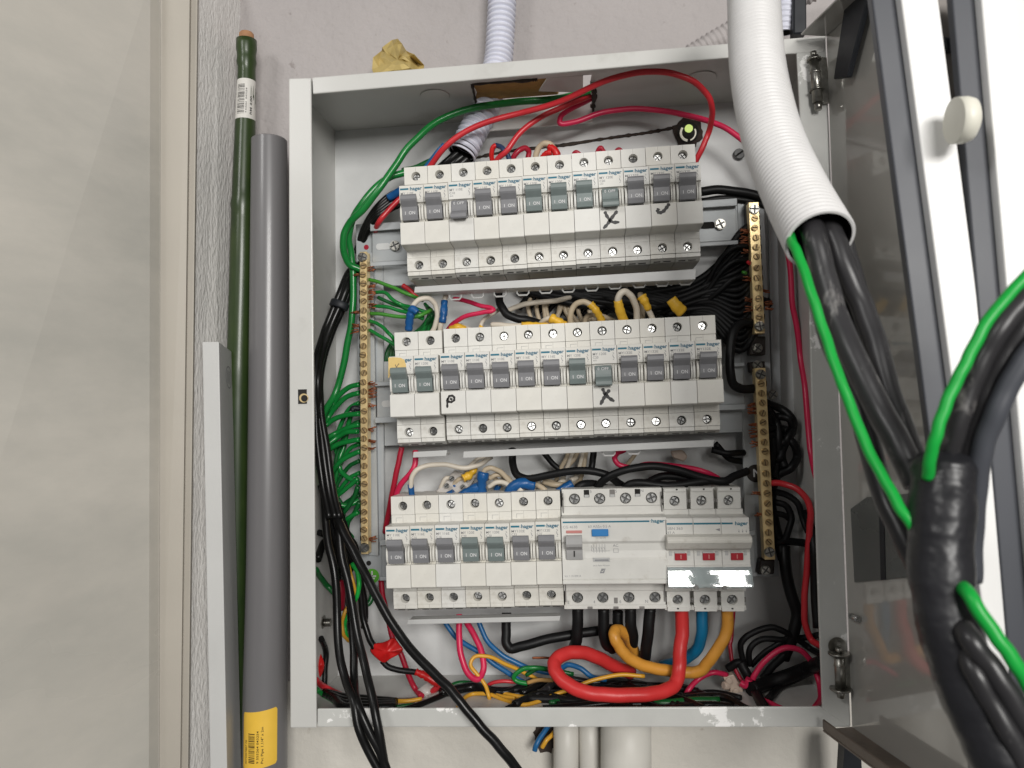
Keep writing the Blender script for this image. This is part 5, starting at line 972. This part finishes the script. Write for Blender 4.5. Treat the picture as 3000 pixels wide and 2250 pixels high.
for (x,y) in ((2136,1994),(2156,2026)): tm.cyl(P(x,y,36), 2.4, 1.5, (0,-1,0), 14)
q = tm.build('wire_connector', 'bakelite', bevel=.9, segs=2); tag(q, 'milky beige wire connector with two barrels in the bottom right', 'connector')
BR_ = [([(2298,1600,50),(2300,1650,46),(2317,1740,44),(2335,1795,44),(2326,1850,44),(2296,1930,48)],4.2,'thick black cable dropping below the lower right bar'),
 ([(2184,1962,44),(2170,1890,42),(2190,1863,42),(2259,1838,42),(2309,1856,42),(2374,1900,44),(2410,1920,48)],2.2,'outer black loop over the bottom right corner'),([(2196,1950,46),(2197,1900,44),(2230,1874,44),(2302,1874,44),(2370,1866,46),(2400,1860,50)],2.2,'inner black loop over the bottom right corner'),
 ([(2200,1950,48),(2240,1912,46),(2290,1880,44),(2330,1846,46),(2350,1800,48)],2.0,'black wire slanting through the black loops'),([(2233,1990,46),(2265,1950,46),(2302,1915,46),(2325,1868,48)],2.8,'short black wire under the crimson arch'),
 ([(2200,2020,44),(2250,2000,42),(2302,1983,42),(2360,1960,44),(2415,1940,48)],5.0,'heavy black cable slanting across the bottom right corner'),([(2250,2050,42),(2290,2010,42),(2340,1985,44),(2400,1955,48)],2.6,'black wire under the heavy slanting one'),
 ([(2170,1940,40),(2185,1970,38),(2205,2010,38),(2225,2050,40),(2245,2085,44)],3.6,'black cable running down beside the milky connector'),([(2362,1500,52),(2385,1600,52),(2388,1720,52),(2396,1840,54)],3.2,'black cable beside the red one at the right wall'),
 ([(2130,1960,44),(2165,1942,42),(2185,1960,42)],3.0,'black stub behind the milky connector'),([(2265,1440,50),(2310,1452,48),(2340,1480,46),(2352,1520,46),(2368,1560,50)],2.4,'black wire arching under the red bend at right'),([(2268,1470,50),(2300,1480,48),(2318,1510,48),(2308,1560,48),(2290,1600,50)],2.4,'second black wire arching right of the lower bar'),
 ([(2266,1505,48),(2295,1508,48),(2312,1520,50)],2.2,'short black wire off the lower right bar'),([(2270,1590,48),(2310,1586,50),(2350,1590,52),(2385,1600,56)],2.8,'black wire leaving level from the foot of the lower bar')]
for pts,r,lb in BR_: wire('black_m', r, pts, lb)
wire('red', 2.25, [(2250,1416,42),(2275,1415,38),(2308,1421,32),(2345,1440,28),(2370,1476,26),(2375,1510,26),(2371,1562,28),(2364,1670,30),(2357,1760,30),(2360,1830,30),(2378,1875,30),(2412,1896,32)], 'bright red wire bending out of the lower right bar and down')
# black coil right of the lower bar
for pts,r in [([(2243,1180),(2284,1196),(2318,1222),(2324,1250),(2308,1284),(2290,1330),(2300,1372)],3.0),([(2243,1195),(2275,1235),(2282,1290),(2278,1350),(2264,1400)],3.0),([(2245,1230),(2280,1220),(2312,1228),(2322,1262),(2296,1296),(2262,1300)],2.8),([(2244,1275),(2290,1276),(2325,1300),(2336,1336),(2318,1370),(2280,1392),(2262,1420)],3.1),([(2246,1210),(2262,1260),(2262,1320),(2258,1380),(2252,1430)],3.4),([(2246,1320),(2266,1350),(2286,1340),(2292,1300)],2.8),([(2245,1255),(2290,1255),(2310,1262)],3.0)]:
    wire('black_m', r, [(x,y,48+(i%2)*4) for i,(x,y) in enumerate(pts)], 'black wire coiled right of the lower brass bar', group='black wires coiled at the right')
wire('black_m', 4.0, [(2262,1420,52),(2258,1480,52),(2275,1560,52),(2296,1640,48)], 'black trunk of wires running down from the coil')
# strands of wire leaving a hole under the box
wire('blue', 2.0, [(1612,2120,70),(1590,2150,64),(1572,2180,60),(1566,2200,60)], 'grey-blue wire end hanging under the box'); wire('yellow', 1.7, [(1638,2128,68),(1620,2150,62),(1600,2170,58),(1588,2190,58)], 'ochre wire end hanging under the box beside the pipes')
mb = MB(); random.seed(8); disc(mb, P(1598,2160,75), 9, 75.8, 0, .12, sx=1.0, sz=1.4); q = mb.build('wall_hole', 'burnt'); q['kind']='structure'
# ================================================================ FOREGROUND ON THE RIGHT
path = px((2204,-90,-95),(2208,0,-105),(2220,200,-125),(2262,400,-150),(2328,560,-175),(2402,703,-200))
mb = corrug(path, (13.9,14.2), 2.7, 1.0, 26, sub=6, segs=48); big = mb.build('corrugated_conduit', ['conduit','dark']); tag(big, 'large white corrugated conduit in front of the box, open end down', 'conduit')
def fw(m, r, pts, label, group=None, segs=14): return wire(m, r, pts, label, group=group, segs=segs, n=8)
# black cables out of the conduit
fw('black_f', 4.9, [(2345,585,-184),(2372,650,-196),(2388,700,-204),(2412,800,-207),(2448,925,-212),(2500,1045,-220),(2565,1180,-226),(2625,1290,-232),(2690,1420,-238)], 'dusty black cable from the big conduit, broadest in front')
fw('black_f', 4.6, [(2378,575,-184),(2418,640,-194),(2444,700,-199),(2478,790,-202),(2522,889,-204),(2562,998,-210),(2600,1140,-216),(2655,1290,-222),(2710,1420,-228)], 'dusty black cable from the big conduit, right of the broadest')
fw('black_f', 4.2, [(2350,660,-165),(2362,720,-186),(2392,853,-194),(2440,1016,-200),(2512,1179,-206),(2548,1308,-212),(2590,1453,-218),(2640,1560,-224),(2700,1680,-230)], 'dusty black cable from the big conduit, lowest and leftmost')
fw('black_f', 3.8, [(2340,640,-150),(2372,680,-176),(2420,790,-186),(2470,920,-192),(2530,1060,-198)], 'dusty black cable deep in the bundle from the big conduit')
fw('black_f', 4.0, [(2400,570,-176),(2440,632,-188),(2465,690,-192),(2498,800,-193),(2535,920,-196),(2562,1030,-200),(2590,1120,-206)], 'dusty black cable from the big conduit, at its right lip')
fw('bgreen', 1.95, [(2312,660,-160),(2322,712,-205),(2345,763,-212),(2381,871,-218),(2417,980,-222),(2453,1088,-228),(2492,1190,-232),(2544,1318,-238),(2598,1417,-244),(2645,1500,-250),(2690,1560,-252)], 'bright green cable from the big conduit to the taped joint')
# arcs from the upper right
fw('bgreen', 1.95, [(3060,760,-262),(3000,817,-262),(2941,882,-262),(2887,951,-262),(2844,1034,-262),(2808,1106,-262),(2771,1186,-262),(2746,1264,-262),(2728,1330,-260),(2718,1400,-255)], 'bright green cable arching down from the upper right edge')
fw('black_f', 3.4, [(3060,830,-262),(3000,880,-262),(2936,955,-262),(2885,1040,-260),(2844,1130,-258),(2806,1240,-256),(2782,1330,-252),(2770,1420,-246)], 'dusty black cable arching beside the green one at right')
fw('black_f', 3.5, [(3060,900,-258),(3000,955,-258),(2950,1030,-256),(2905,1115,-254),(2864,1225,-252),(2830,1335,-248),(2810,1430,-242)], 'second dusty black cable arching from the right edge')
fw('dark_frame', 3.4, [(3060,975,-262),(3010,1040,-262),(2960,1120,-260),(2918,1210,-258),(2880,1310,-254),(2862,1420,-250),(2850,1560,-246),(2846,1700,-244)], 'slate grey cable arching outermost at the right edge')
# taped joint
tp = spline(px((2764,1330,-248),(2762,1420,-250),(2758,1530,-252),(2755,1650,-254),(2768,1780,-256),(2798,1910,-258),(2842,2030,-260),(2905,2160,-262),(2980,2290,-264)), 9)
n = len(tp); rr = []
for i in range(n):
    t = i/(n-1); r0 = 9.5+ .5*math.sin(t*7) - (2.2*(1-t/.05) if t < .05 else 0) + .25*((i*.13+.3*math.sin(i*.31))%1); rr.append(r0+random.uniform(-.12,.12)+.25*math.sin(i*.5))
mb = MB(); mb.tube(tp, rr, 26); 
for k in range(0): # edges of the spiral wraps
    i = int(2+k*(n-5)/9+random.uniform(-1,1)); c, t_ = tp[i], (tp[i+1]-tp[i]).normalized(); tilt = (t_+Vector((random.uniform(.1,.6)*random.choice([1,1,-1]),random.uniform(-.2,.2),.1))).normalized()
    mb.tube([c-tilt*2, c, c+tilt*9, c+tilt*11], [rr[i]-.4, rr[i]+.12, rr[i]+.12, rr[i]-.5], 26, caps=False)
q = mb.build('taped_joint', 'tape'); tag(q, 'thick cable joint wrapped in wrinkled black tape at the right front', 'taped joint'); q.modifiers.new('s','SUBSURF').levels = 1
mb = MB(); f = [P(2664,1372,-248),P(2700,1348,-256),P(2736,1352,-258),P(2730,1400,-256),P(2700,1420,-254),P(2690,1440,-252)]; mb.add(f, [list(range(6))]); qq = mb.build('tape_end', 'tape', q)
fw('bgreen', 2.25, [(2800,1700,-250),(2838,1742,-268),(2905,1845,-272),(2959,1920,-274),(3010,2000,-274),(3070,2100,-274)], 'bright green cable leaving the taped joint to the lower right')
fw('black_f', 3.4, [(2805,1800,-258),(2838,1870,-268),(2900,1950,-270),(2960,2040,-272),(3040,2180,-272)], 'dusty black cable under the lower right green one')
fw('black_f', 3.2, [(2815,1880,-262),(2850,1960,-268),(2905,2060,-270),(2970,2170,-272),(3040,2300,-272)], 'dusty black cable lowest at the right edge')
# white framed sections, standing close to the viewer
def profile(lt, rt, lb_, rb, d, t, mats, name, par):
    mb = MB(); mb.slab([P(lt[0],lt[1],d),P(rt[0],rt[1],d),P(rb[0],rb[1],d),P(lb_[0],lb_[1],d)], t); return mb.build(name, mats, par, bevel=.8, segs=3)
for k,(a,b,c_,e,lb) in enumerate([(2633,2743,2950,3052,'white window frame profile with a dark grey seal, nearer the box, carrying a cream cap'),(2871,3110,3080,3330,'white window frame profile with a dark grey seal at the right edge')]):
    base = P(c_,2300,-190); w_ = empty('window_frame', (0,0,0), lb, 'window frame', 'white window frame profiles')
    profile((a,-60),(b,-60),(c_,2320),(e,2320), -195-6*k, 30, 'white_frame', 'frame_profile', w_)
    profile((a-86,-60),(a+4,-60),(c_-90,2320),(c_+4,2320), -190-6*k, 5, 'dark_frame', 'frame_seal', w_)
    if k == 0:
        mb = MB(); A_, B_ = P(2792,354,-208), P(2853,350,-208); v = (B_-A_).normalized(); L_ = (B_-A_).length
        mb.tube([A_+v*.3, A_+v*(L_*.55), A_+v*(L_*.85), A_+v*L_], [8.9,8.9,8.2,6.2], 28); mb.build('screw_cap', 'cream', w_)
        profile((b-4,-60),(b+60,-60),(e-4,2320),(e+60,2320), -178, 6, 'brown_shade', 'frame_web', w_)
        mb = MB(); mb.slab(px((2764,105),(2800,105),(2804,142),(2770,146), d=-183), 5); mb.build('seal_block', 'black_rubber', w_, bevel=1)
# dark post behind the lower door edge
mb = MB(); mb.slab(px((2475,2170),(2520,2170),(2530,2330),(2466,2330), d=30), 12); q = mb.build('dark_post', 'black_rubber'); tag(q, 'dark upright strip behind the lower edge of the door', 'post')
